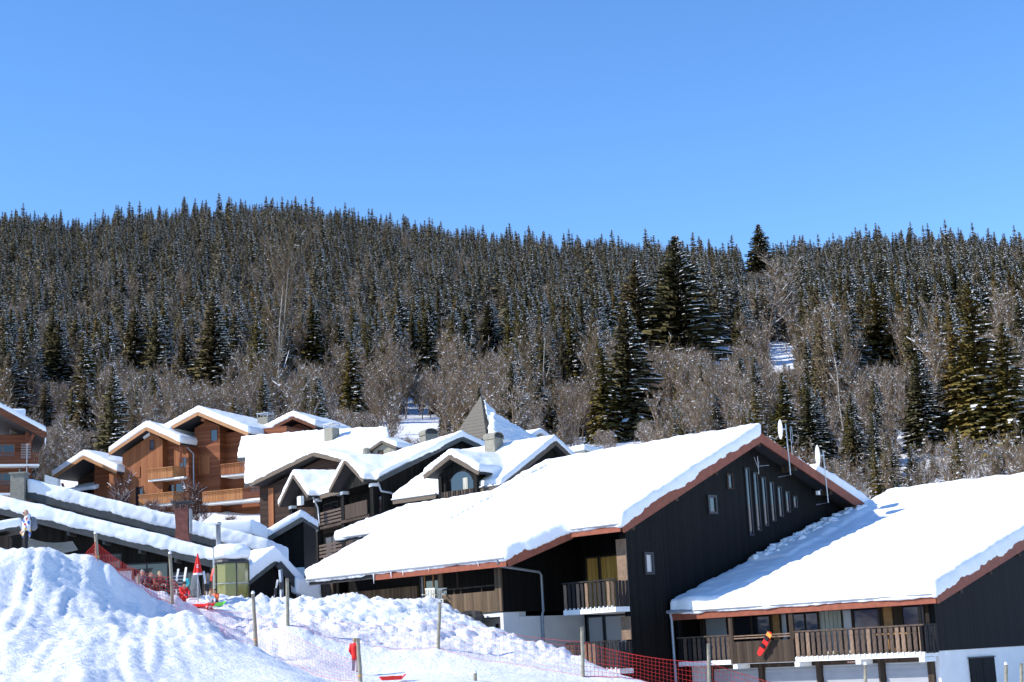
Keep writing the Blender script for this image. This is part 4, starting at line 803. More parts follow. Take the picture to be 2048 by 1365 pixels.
# small entrance gable with deep snow
q = P(546, 1121, 77); HE = empty('entrance_porch', q, R(35), 'small dark entrance gable nearly buried in smooth snow', 'porch')
SN = gable_roof(HE, 'X', 0, -1.7, 1.5, -.2, 5, 0, -1.15, -1.55, .7, 'fasciag', .2, ov=.12)
MB().prism([(-1.4, 0, -3.6), (1.2, 0, -3.6), (1.2, 0, -1.4), (0, 0, -.3), (-1.4, 0, -1.1)], (0, 4.5, 0)).build('wall', 'black', HE)
snow_part(SN, HE, .08, 8, .12, .03); MB().beam((.1, -.35, -.2), (1.75, -.35, -1.95), .12, .36).build('black_board', 'darkm', HE)
snow_part([([(.9, -.6, -1.55), (2.3, -.6, -1.95), (2.3, 2.5, -1.95), (.9, 2.5, -1.4)], .75)], HE, .08, 8, .12, .03); win(HE, 'X', -1.4, .3, 1.2, -2.9, -1.6, gm='wood')
pipe([(-1.6, -.1, -1.2), (-1.8, -.1, -1.5), (-2.2, -.15, -1.75), (-2.25, -.15, -2.6)], HE, .07)
# flat snowy roof and dark lean-to behind
q0, q1 = P(400, 1078, 96), P(560, 1066, 96); HQ = empty('snowy_outbuilding', (q0.x, q0.y, q0.z), 0, 'low outbuilding with a flat roof under a smooth deep pillow of snow', 'outbuilding')
L = q1.x - q0.x; L -= 1.6; MB().box(0, L, 0, 5, -3, -.02).build('wall', 'blackm', HQ); MB().box(-.15, L, -.25, 5, -.02, .16).build('roof', 'fasciag', HQ); snow_part([([(-.3, -.4, .16), (L + .1, -.4, .16), (L + .1, 5, .16), (-.3, 5, .16)], .85)], HQ, .11, 8, .1, .02)
q0, q1 = P(478, 1110, 101), P(605, 1035, 101); HW = empty('lean_to', (q0.x, q0.y, q0.z), 0, 'black lean-to wall under a sloping band of snow beside the balcony bays', 'lean-to')
dx, dz = q1.x - q0.x, q1.z - q0.z; lp = [(0, 0, 0), (dx, 0, dz), (dx, 8, dz), (0, 8, 0)]; slab(lp, HW, .22, mat='fasciag')
MB().prism([(.8, .4, -3), (dx, .4, -3), (dx, .4, dz - .26), (.8, .4, .8 * dz / dx - .26)], (0, 6, 0)).build('wall', 'black', HW); MB().box(1.2, dx, .36, .4, -4.2, -.95).build('base_wall', 'white', HW); edge_board((0, -.05, 0), (dx, -.05, dz), HW, .3, .08, 'bargeboard', 'fasciag'); snow_part([([(-.1, -.1, 0), (dx, -.1, dz), (dx, 8, dz), (-.1, 8, 0)], .6)], HW, .11, 7, .12, .03)
# ================================================================== fences, people and small things in the snow
def on_ground(x, y, d):
    p = P(x, y, d); p.z = gz(p.x, p.y); return p
posts = [(191, 1068, 196, 1132, 59.2, 'post holding the peak of the red net on the mound'), (340, 1108, 345, 1209, 61.0, 'post with a snow dot on top beside the red parasol'), (506, 1188, 512, 1298, 55.0, 'post with orange tie and faded net at the foot of the mound'),
         (574, 1157, 576, 1256, 59, 'bare post on the lumpy bank below the entrance porch'), (716, 1277, 722, 1385, 51, 'post beside the child in the red jacket'), (880, 1205, 876, 1302, 59, 'bare post below the white plastic chairs'), (1164, 1254, 1166, 1355, 57, 'post between the white wall and the lower slatted balcony'),
         (1417, 1287, 1419, 1385, 57.5, 'post before the brown balcony panel with the snowboard'), (950, 1347, 951, 1385, 52, 'low post top poking out of the piste'), (1731, 1330, 1731, 1400, 56, 'post before the roller doors'), (2012, 1330, 2013, 1400, 56, 'pale post before the white plinth wall'), (2043, 1327, 2043, 1400, 58, 'grey post next to the black shutters'), (277, 1148, 277, 1185, 62, 'short pale post behind the red net')]
for i_, (tx, ty, bx, by, d, lab) in enumerate(posts):
    t = P(tx, ty, d); b = P(bx, by, d); g = gz(b.x, b.y); b2 = b.copy()
    dr = (b - t).normalized()
    if g < b.z + .3: b2 = t + dr * ((t.z - g + .25) / max(.2, -dr.z))
    e = empty('fence_post', b2, 0, 'round wooden fence ' + lab, 'post', 'fence posts in the snow'); tl = t - b2
    r = .065; n = 7
    mid = [tl * (k / n) + Vector((random.uniform(-.008, .008), random.uniform(-.008, .008), 0)) for k in range(n + 1)]
    MB().tube(mid, [r * (1.08 - .16 * k / n) for k in range(n + 1)], 10).build('shaft', 'post', e, True)
    if i_ in (0, 1, 2, 8, 9, 10): MB().tube([tl, tl + Vector((0, 0, .05)), tl + Vector((0, 0, .10))], [r * .95, r * .95, r * .4], 10).build('snow_cap', 'capsnow', e, True)
    if i_ in (0, 2, 4): MB().tube([tl * .28, tl * .28 + Vector((0, 0, .035))], r * 1.18, 10).build('tie', 'tape', e)
def net(name, T0, T1, B0, B1, sag, lab, cell=.135, r=.0068, foot=True):
    T0, T1, B0, B1 = map(Vector, (T0, T1, B0, B1)); L = (T1 - T0).length; ns = max(4, int(L / cell)); h = max((T0 - B0).length, (T1 - B1).length); nv = max(3, int(h / cell)); mb = MB()
    c = (T0 + T1) / 2
    xs = np.array([(B0.lerp(B1, i / ns)).x for i in range(ns + 1)]); ys = np.array([(B0.lerp(B1, i / ns)).y for i in range(ns + 1)]); gs = ground(xs, ys)
    rnd = random.Random(int(L * 100)); wob = [rnd.uniform(-.03, .03) for _ in range(ns + 1)]
    def pt(i, j):
        s = i / ns; t = T0.lerp(T1, s) + Vector((0, 0, -sag * 4 * s * (1 - s))); b = B0.lerp(B1, s)
        if foot: b.z = gs[i] + .03
        t.z = max(t.z, gs[i] + .05 + wob[i]) if foot else t.z
        q = t.lerp(b, j / nv); q.y += .10 * math.sin(s * 9 + j * .4) * math.sin(math.pi * s); return q
    G = [[pt(i, j) for j in range(nv + 1)] for i in range(ns + 1)]
    for j in range(nv + 1): mb.tube([G[i][j] for i in range(ns + 1)], r * (1.7 if j in (0, nv) else 1), 3, cap=False)
    for i in range(ns + 1): mb.tube([G[i][j] for j in range(0, nv + 1)], r, 3, cap=False)
    return tag(mb.build(name, 'net', None), lab, 'net', 'safety nets')
def pp(x, y, d): return P(x, y, d)
net('safety_net', pp(158, 1128, 61), pp(191, 1084, 59), pp(158, 1132, 61), pp(196, 1132, 59), .0, 'red net rising from behind the mound to its peak on the post', foot=False)
net('safety_net', pp(191, 1084, 59.2), pp(340, 1155, 61), pp(196, 1132, 59.2), pp(345, 1207, 61), .32, 'red net sagging across the mound beside the seated people')
net('safety_net', pp(340, 1155, 61), pp(507, 1222, 55), pp(345, 1207, 61), pp(512, 1297, 55), .5, 'red net slumped along the right flank of the mound', cell=.15, r=.0032)
net('safety_net', pp(507, 1224, 55), pp(717, 1325, 51), pp(512, 1297, 55), pp(722, 1382, 51), .15, 'pale red net along the foot of the mound to the child', cell=.15, r=.0032)
net('safety_net', pp(575, 1214, 59), pp(878, 1240, 59), pp(576, 1256, 59), pp(876, 1302, 59), .42, 'faded net hanging low across the lumpy bank', cell=.15, r=.0032)
net('safety_net', pp(878, 1240, 59), pp(1164, 1284, 57), pp(876, 1302, 59), pp(1166, 1350, 57), .12, 'red net before the white garage recess', cell=.15, r=.0032)
net('safety_net', pp(1164, 1284, 57), pp(1417, 1325, 57.5), pp(1166, 1345, 57), pp(1419, 1385, 57.5), .16, 'bright red net before the black gable wall')
net('safety_net', pp(1417, 1325, 57.5), pp(1570, 1372, 58), pp(1419, 1385, 57.5), pp(1570, 1420, 58), .05, 'red net end before the grey roller doors')

def ball(mb, c, rx, ry=None, rz=None, n=10):
    ry = rx if ry is None else ry; rz = rx if rz is None else rz; n0 = len(mb.v); m = n // 2 + 1
    for i in range(m + 1):
        a = math.pi * i / m
        for j in range(n): b = 2 * math.pi * j / n; mb.v.append((c[0] + rx * math.sin(a) * math.cos(b), c[1] + ry * math.sin(a) * math.sin(b), c[2] + rz * math.cos(a)))
    for i in range(m):
        for j in range(n): mb.f.append((n0 + i * n + j, n0 + (i + 1) * n + j, n0 + (i + 1) * n + (j + 1) % n, n0 + i * n + (j + 1) % n)); mb.m.append(0)
def limb(mb, pts, rs):
    mb.tube(pts, rs, 10)
    for p, r in zip(pts, rs): ball(mb, p, r)
def hand(mb, w, d, k):
    """palm, four fingers and a thumb at wrist w pointing along d"""
    w = Vector(w); d = Vector(d).normalized(); s = d.cross(Vector((0, 0, 1))); s = s.normalized() if s.length > .1 else Vector((1, 0, 0)); n = s.cross(d)
    limb(mb, [w, w + d * .05 * k, w + d * .085 * k], [.026 * k, .036 * k, .034 * k])
    for i, L in enumerate((.055, .07, .066, .05)):
        o = w + d * .085 * k + s * (i - 1.5) * .019 * k; limb(mb, [o, o + (d * .7 + n * -.35) * L * k * .6, o + (d * .8 + n * -.8) * L * k], [.0105 * k, .01 * k, .009 * k])
    o = w + d * .03 * k - s * .03 * k; limb(mb, [o, o + (d * .6 - s * .7) * .04 * k, o + (d * .9 - s * .5) * .065 * k], [.013 * k, .011 * k, .01 * k])
def person(loc, rz, k, lab, J, top, legs, boots, hair, hairmat, vox=.012, hat=None, hood=False):
    """J: joint positions (metres for a 1.75 m adult, scaled by k), facing -Y"""
    e = empty('person', loc, rz, lab, 'person')
    S = {n_: Vector(v) * k for n_, v in J.items()}
    b = MB(); hd = S['head']; nk = S['neck']
    ball(b, hd, .082 * k, .098 * k, .118 * k, 14); ball(b, hd + Vector((0, -.045, -.06)) * k, .055 * k, .055 * k, .06 * k); ball(b, hd + Vector((0, -.105, -.015)) * k, .014 * k, .02 * k, .026 * k)
    for s in (-1, 1): ball(b, hd + Vector((s * .084, .01, -.01)) * k, .012 * k, .022 * k, .032 * k)
    limb(b, [hd + Vector((0, .01, -.06)) * k, nk], [.05 * k, .056 * k]); limb(b, [nk + Vector((0, 0, -.06)) * k, S['chest'], S['waist'], S['pelvis']], [.10 * k, .135 * k, .12 * k, .13 * k])
    for s in 'LR':
        limb(b, [S['sh' + s], S['el' + s], S['wr' + s]], [.055 * k, .042 * k, .03 * k]); limb(b, [nk + Vector((0, 0, -.05)) * k, S['sh' + s]], [.06 * k, .055 * k])
        limb(b, [S['hip' + s], S['kn' + s], S['an' + s]], [.08 * k, .055 * k, .04 * k]); limb(b, [S['an' + s], S['toe' + s]], [.04 * k, .03 * k]); hand(b, S['wr' + s], S['wr' + s] - S['el' + s], k)
    soften(b.build('body', 'skin', e), vox, 2, 0, 0)
    t = MB(); limb(t, [nk + Vector((0, .01, -.03)) * k, S['chest'], S['waist'], S['pelvis'] + Vector((0, 0, -.10)) * k], [.10 * k, .17 * k, .165 * k, .175 * k])
    for s in 'LR': limb(t, [S['sh' + s], S['el' + s], S['el' + s].lerp(S['wr' + s], .92)], [.085 * k, .068 * k, .052 * k]); limb(t, [S['chest'] + Vector((0, 0, .08)) * k, S['sh' + s]], [.12 * k, .085 * k])
    if hood: ball(t, nk + Vector((0, .08, .02)) * k, .11 * k, .09 * k, .10 * k)
    soften(t.build('jacket', top, e), vox * 1.3, 3, .02 * k, .015 * k)
    t = MB(); limb(t, [S['pelvis'] + Vector((0, 0, .02)) * k, S['pelvis'] + Vector((0, 0, -.08)) * k], [.145 * k, .15 * k])
    for s in 'LR': limb(t, [S['hip' + s], S['kn' + s], S['an' + s] + Vector((0, 0, .02)) * k], [.105 * k, .08 * k, .07 * k])
    soften(t.build('trousers', legs, e), vox * 1.3, 3, .015 * k, .01 * k)
    for s in 'LR': t = MB(); limb(t, [S['an' + s] + Vector((0, .02, .04)) * k, S['an' + s], S['toe' + s]], [.062 * k, .06 * k, .045 * k]); soften(t.build('boot', boots, e), vox, 2, 0, 0)
    for s in (-1, 1): t = MB(); ball(t, hd + Vector((s * .034, -.088, .005)) * k, .012 * k, .008 * k, .007 * k, 8); t.build('eye', 'darkm', e)
    t = MB(); t.box(-.025 * k, .025 * k, -.006 * k, .002 * k, -.004 * k, .004 * k); m_ = t.build('mouth', 'rust', e); m_.location = hd + Vector((0, -.098, -.066)) * k
    if hair:
        t = MB(); ball(t, hd + Vector((0, .02, .03)) * k, .093 * k, .098 * k, .108 * k, 14)
        if hair == 'long': limb(t, [hd + Vector((0, .06, -.0)) * k, hd + Vector((0, .09, -.14)) * k, hd + Vector((0, .09, -.24)) * k], [.08 * k, .075 * k, .04 * k])
        soften(t.build('hair', hairmat, e), vox, 2, .02 * k, .02 * k)
    if hat: t = MB(); ball(t, hd + Vector((0, .015, .06)) * k, .105 * k, .112 * k, .09 * k, 14); t.build('hat', hat, e, True)
    return e
STAND = dict(head=(0, -.02, 1.63), neck=(0, .01, 1.48), chest=(0, .02, 1.32), waist=(0, .01, 1.10), pelvis=(0, 0, .94), shL=(-.19, .02, 1.41), shR=(.19, .02, 1.41), elL=(-.25, .05, 1.14), elR=(.25, .05, 1.14), wrL=(-.20, -.13, .98), wrR=(.22, -.10, .95), hipL=(-.09, 0, .90), hipR=(.09, 0, .90), knL=(-.10, -.02, .5), knR=(.10, -.02, .5), anL=(-.11, .02, .09), anR=(.11, .02, .09), toeL=(-.13, -.15, .05), toeR=(.13, -.15, .05))
SIT = dict(head=(0, -.10, .83), neck=(0, -.02, .68), chest=(0, .02, .52), waist=(0, .06, .30), pelvis=(0, .06, .14), shL=(-.18, .02, .61), shR=(.18, .02, .61), elL=(-.25, -.14, .42), elR=(.25, -.14, .42), wrL=(-.14, -.34, .36), wrR=(.14, -.34, .36), hipL=(-.09, .04, .14), hipR=(.09, .04, .14), knL=(-.15, -.34, .34), knR=(.15, -.34, .34), anL=(-.13, -.58, .09), anR=(.13, -.58, .09), toeL=(-.15, -.72, .10), toeR=(.15, -.72, .10))
CROUCH = dict(head=(0, -.22, .98), neck=(0, -.12, .84), chest=(0, -.06, .68), waist=(0, .08, .46), pelvis=(0, .14, .32), shL=(-.18, -.08, .77), shR=(.18, -.08, .77), elL=(-.24, -.28, .58), elR=(.24, -.28, .58), wrL=(-.15, -.48, .44), wrR=(.15, -.48, .44), hipL=(-.09, .12, .32), hipR=(.09, .12, .32), knL=(-.14, -.26, .30), knR=(.14, -.26, .30), anL=(-.13, .05, .07), anR=(.13, .05, .07), toeL=(-.14, -.10, .05), toeR=(.14, -.10, .05))
q = P(52, 1114, 59.6); man = person(q, R(-70), 1.0, 'bald person in white blotched jacket and sunglasses standing on the mound', STAND, 'blotch', 'blackc', 'blackc', None, None, .010, None, True)
MB().box(-.085, .085, -.125, -.095, 1.615, 1.65).build('sunglasses', 'darkm', man); t = MB(); limb(t, [(0, .24, 1.36), (0, .26, 1.1)], [.13, .15]); soften(t.build('backpack', 'pack', man), .02, 4, .02, .01)
q = on_ground(711, 1350, 55.8); q.z -= .02; person(q, R(160), .70, 'child in a red jacket standing beside a fence post on the piste', STAND, 'red', 'grey', 'blackc', 'short', 'hairb')
q = P(366, 1210, 64.5); q.z = gz(q.x, q.y); person(q, R(35), .74, 'child in a red snowsuit crouching beside the post and net', CROUCH, 'red', 'red', 'blackc', None, None, hat='haird')
q = P(419, 1217, 63); q.z = gz(q.x, q.y); person(q, R(30), .66, 'fair-haired child in a white jacket and red trousers kneeling in the snow', CROUCH, 'whitec', 'red', 'blackc', 'long', 'hairb')
q = P(431, 1203, 65.5); q.z = gz(q.x, q.y); person(q, R(-20), .66, 'child in an orange jacket sitting behind the green sledge', SIT, 'orangec', 'navy', 'blackc', 'short', 'haird')
q = P(372, 1195, 67); q.z = gz(q.x, q.y); person(q, R(-30), .6, 'child in a turquoise jacket and grey hat standing between the ski and the parasol', STAND, 'teal', 'navy', 'blackc', None, None, hat='hairg')
for x_, y_, cm, hm, lab in ((300, 1205, 'darkm', 'haird', 'dark-haired person sitting behind the red net'), (318, 1208, 'rust', 'hairb', 'fair-haired person in a brown jacket sitting behind the red net'), (283, 1200, 'pack', 'hairg', 'grey-jacketed person sitting behind the short post and net')):
    q = P(x_, y_, 64.5); q.z = gz(q.x, q.y) + .1; person(q, R(40), .95, lab, SIT, cm, 'blackc', 'blackc', 'short', hm)
def sled(x, y, d, mat, rz, lab, L=.8):
    q = P(x, y, d); q.z = gz(q.x, q.y) + .06; e = empty('sledge', q, rz, lab, 'sledge')
    mb = MB(); W_ = .2
    pr = [(-L / 2, .10), (-L / 2 + .08, .0), (L / 2 - .15, .0), (L / 2, .14)]
    for (x0, z0), (x1, z1) in zip(pr[:-1], pr[1:]): mb.prism([(x0, -W_, z0), (x1, -W_, z1), (x1, -W_, z1 + .03), (x0, -W_, z0 + .03)], (0, 2 * W_, 0))
    mb.build('tray', mat, e)
    for s in (-1, 1): MB().box(-L / 2 + .05, L / 2 - .12, s * W_ - .025, s * W_ + .025, .02, .12).build('rim', mat, e)
    MB().box(-.05, .05, -.21, .21, .10, .13).build('brake', 'tape', e)
    return e
sled(398, 1213, 63.5, 'redp', R(-8), 'long red plastic sledge lying between the crouching children', 1.3); sled(436, 1200, 64.8, 'green', R(25), 'bright green plastic sledge beside the child in orange', .55); sled(785, 1363, 50, 'redp', R(10), 'red plastic sledge with yellow brake on the open piste', .8)
# folded parasol
q = P(396, 1196, 66); q.z = gz(q.x, q.y); um = empty('parasol', q, 0, 'folded red parasol with white hem standing before the restaurant', 'parasol'); zt = (P(392, 1108, 66) - q).z
MB().tube([(0, 0, -.1), (0, 0, zt)], .025, 8).build('pole', 'metal', um)
mb = MB(); n = 14
prof = [(zt + .02, .02), (zt - .25, .07), (zt - .55, .13), (zt - .80, .18)]
for (z0, r0), (z1, r1) in zip(prof[:-1], prof[1:]):
    for k in range(n):
        def pt(kk, r, z): a = 2 * math.pi * kk / n; rr = r * (1.12 if kk % 2 else .82); return (rr * math.cos(a), rr * math.sin(a), z)
        mb.face([pt(k, r0, z0), pt((k + 1) % n, r0, z0), pt((k + 1) % n, r1, z1), pt(k, r1, z1)])
mb.build('canopy', 'red', um); MB().tube([(0, 0, zt - .86), (0, 0, zt - .79)], [.20, .185], 14).build('hem', 'whitec', um)
for k, (dz, w_) in enumerate(((-.48, .09), (-.53, .07), (-.58, .09))): MB().box(-w_ / 2 + .02, w_ / 2 + .02, -.175, -.165, zt + dz, zt + dz + .025).build('lettering', 'whitec', um)
# skis, poles, boards and rack in front of the restaurant
def ski(x, y, ytop, d, mat, lean, lab, grp='skis leaning in front of the restaurant'):
    b = P(x, y, d); b.z = gz(b.x, b.y) - .05; L = (P(x, ytop, d).z - b.z); e = empty('ski', b, R(random.uniform(-20, 20)), lab, 'ski', grp)
    pts = [(lean * L * (k / 8) , .10 * (k / 8) ** 3 * (1 if k < 7 else 1.8), L * k / 8) for k in range(9)]
    mb = MB()
    for a, c in zip(pts[:-1], pts[1:]): mb.beam(a, c, .085, .03)
    mb.build('blade', mat, e); MB().box(pts[4][0] - .05, pts[4][0] + .05, pts[4][1] - .10, pts[4][1] - .01, pts[4][2] - .15, pts[4][2] + .15).build('binding', 'darkm', e)
for a in ((368, 1190, 1135, 66.5, 'plastic', .02, 'white ski upright beside the menu board'), (353, 1190, 1138, 67, 'zinc', .01, 'grey ski upright between the post and the menu board'), (415, 1190, 1142, 66, 'whitec', -.10, 'white ski leaning left of the red and black ski'), (418, 1190, 1146, 66.2, 'pack', -.04, 'grey ski leaning against the kiosk side'), (421, 1188, 1138, 66.4, 'redp', .04, 'red and black ski beside the kiosk'), (561, 1196, 1140, 68.5, 'whitec', .01, 'pale ski upright before the entrance porch'), (566, 1196, 1138, 68.6, 'pack', -.01, 'dark ski upright before the entrance porch'), (545, 1196, 1160, 68.5, 'zinc', .25, 'ski leaning into the porch gable')): ski(*a)
for k in range(9):
    x = 378 + k * 3.1; b = P(x, 1192, 66.8); b.z = gz(b.x, b.y); e = empty('ski_pole', b, 0, 'thin ski pole in the bundle around the parasol', 'ski pole', 'ski poles around the parasol'); dx = (390 - x) * -.006
    MB().tube([(0, 0, 0), (dx * -2, .05, .95)], .012, 5).build('shaft', 'metal', e); MB().tube([(0, 0, .06), (0, 0, .075)], .04, 8).build('basket', 'darkm', e)
q = P(360, 1192, 68); q.z = gz(q.x, q.y); mbd = empty('menu_board', q, 0, 'dark menu board with pale writing lines beside the parasol', 'board'); MB().box(-.35, .35, -.03, .03, .1, 1.5).build('panel', 'darkm', mbd)
for k in range(8): MB().box(-.26, .26 - .06 * (k % 3), -.036, -.031, 1.35 - k * .14, 1.39 - k * .14).build('writing_line', 'zinc', mbd)
q = P(428, 1190, 68); q.z = gz(q.x, q.y); fp = empty('flag_pole', q, 0, 'thin grey metal pole at the corner of the glass kiosk', 'pole'); MB().tube([(0, 0, 0), (0, 0, 2.1)], .035, 8).build('shaft', 'metal', fp); MB().tube([(0, 0, 2.1), (-.03, 0, 2.12)], .05, 8).build('cap', 'metal', fp)
q = P(250, 1175, 66); q.z = gz(q.x, q.y); bd = empty('notice_board', q, 0, 'small reddish notice board behind the red net', 'board'); MB().box(-.35, .35, -.03, .03, .5, 1.25).build('panel', 'rust', bd); MB().box(-.3, -.25, -.02, .02, -.1, .5).build('leg', 'darkb', bd); MB().box(.25, .3, -.02, .02, -.1, .5).build('leg', 'darkb', bd); MB().box(-.28, .28, -.036, -.031, .8, 1.15).build('notice', 'zinc', bd)
for x in (286, 296, 322): 
    q = P(x, 1185, 69); q.z = gz(q.x, q.y); hb = empty('garden_lamp', q, 0, 'small white hooded lamp on the restaurant terrace', 'lamp', 'hooded lamps on the terrace'); MB().tube([(0, 0, 0), (0, 0, 1.2)], .02, 6).build('stem', 'darkm', hb); MB().tube([(0, 0, 1.2), (0, 0, 1.3), (0, 0, 1.36)], [.12, .12, .03], 10).build('hood', 'plastic', hb)
# ================================================================== trees
def spruce(seed, H, Rb, levels, per, snow, droop=.35, low=.06, dens=3, needle='needle'):
    rd = random.Random(seed); v = []; f = []; mi = []
    def tri(a, b, c, m): n = len(v); v.extend((a, b, c)); f.append((n, n + 1, n + 2)); mi.append(m)
    def quad(a, b, c, d, m): n = len(v); v.extend((a, b, c, d)); f.append((n, n + 1, n + 2, n + 3)); mi.append(m)
    for L in range(levels):
        u = (L + rd.uniform(-.3, .3)) / levels; u = min(max(u, 0), .99); u = 1 - (1 - u) ** 1.3; z = H * (low + (1 - low) * u)
        rad = Rb * (1 - u) ** .78 * rd.uniform(.78, 1.12) + .30
        n = max(4, int(per * (1 - .35 * u)))
        a0 = rd.uniform(0, 6.28)
        for k in range(n):
            if rd.random() < .06: continue
            a = a0 + 6.2832 * (k + rd.uniform(-.32, .32)) / n; ln = rad * rd.uniform(.62, 1.13); ca, sa = math.cos(a), math.sin(a); zb_ = z + rd.uniform(-.65, .65) * H / levels * (1 - .5 * u); dr = droop * (1 - .75 * u) * rd.uniform(.7, 1.35)
            pts = []
            for s in range(dens + 1):
                t = s / dens; zz = zb_ + ln * (.10 * t - dr * t * t + .22 * max(0, t - .65))
                pts.append((ca * ln * t, sa * ln * t, zz))
            wd = (.36 + .19 * ln) * (.72 + .28 * (1 - u))
            for s in range(dens):
                p, q = pts[s], pts[s + 1]; t = (s + .5) / dens; w_ = wd * (1.08 - .52 * t)
                for sg in (-1, 1):                        # side sprays, hanging a little
                    ox, oy = -sa * sg * w_ * rd.uniform(.7, 1.2), ca * sg * w_ * rd.uniform(.7, 1.2); fx = rd.uniform(.1, .5) * ln / dens
                    tri(p, q, (q[0] * .5 + p[0] * .5 + ox + ca * fx, q[1] * .5 + p[1] * .5 + oy + sa * fx, (p[2] + q[2]) / 2 - w_ * rd.uniform(.15, .6)), 0)
                hz = w_ * rd.uniform(.5, 1.15)            # curtain of twigs below the branch
                quad(p, q, (q[0] + rd.uniform(-.1, .1), q[1] + rd.uniform(-.1, .1), q[2] - hz * .55), (p[0] + rd.uniform(-.1, .1), p[1] + rd.uniform(-.1, .1), p[2] - hz), 0)
                if rd.random() < snow * (1.15 if s else .4) * (1.0 + .6 * ca + .15 * sa):
                    g = w_ * rd.uniform(.25, .62); up = .05 + .03 * rd.random(); e = rd.uniform(.0, .4)
                    p2 = (p[0] + (q[0] - p[0]) * e, p[1] + (q[1] - p[1]) * e, p[2] + (q[2] - p[2]) * e + up)
                    quad((p2[0] - sa * g, p2[1] + ca * g, p2[2] - .12 * g), (p2[0] + sa * g, p2[1] - ca * g, p2[2] - .12 * g), (q[0] + sa * g * .6, q[1] - ca * g * .6, q[2] + up - .05), (q[0] - sa * g * .6, q[1] + ca * g * .6, q[2] + up - .05), 1)
                    quad((p2[0] + sa * g, p2[1] - ca * g, p2[2] - .12 * g), (p2[0] + sa * g, p2[1] - ca * g, p2[2] - .12 * g - .10), (q[0] + sa * g * .6, q[1] - ca * g * .6, q[2] - .08), (q[0] + sa * g * .6, q[1] - ca * g * .6, q[2] + up - .05), 1)
    for k in range(4): a = k * 1.57; tri((math.cos(a) * .16, math.sin(a) * .16, H * .955), (math.cos(a + 1.6) * .16, math.sin(a + 1.6) * .16, H * .955), (0, 0, H * 1.005), 0)
    nn = []                                               # needle sprays shade like the outside of the crown they belong to
    for j, fc in enumerate(f):
        c = np.mean([v[i] for i in fc], 0); o = np.array((c[0], c[1], .0)); o = o / (np.linalg.norm(o) + 1e-6) + np.array((rd.uniform(-.35, .35), rd.uniform(-.35, .35), .35 + rd.uniform(-.3, .3)))
        a_, b_, c_ = (np.array(v[i]) for i in fc[:3]); gn = np.cross(b_ - a_, c_ - a_)
        if mi[j] == 1: o = gn if gn[2] > 0 else -gn
        if gn.dot(o) < 0: f[j] = fc[::-1]
        o = o / (np.linalg.norm(o) + 1e-9); nn += [tuple(o)] * len(fc)
    me = bpy.data.meshes.new('crown'); me.from_pydata(v, [], f); me.normals_split_custom_set(nn); me.materials.append(M[needle]); me.materials.append(M['treesnow']); me.polygons.foreach_set('material_index', mi)
    tr = MB().tube([(0, 0, -.8), (0, 0, H * .4), (0, 0, H * .97)], [.012 * H + .06, .008 * H + .03, .02], 6).mesh('trunk', 'bark')
    return me, tr
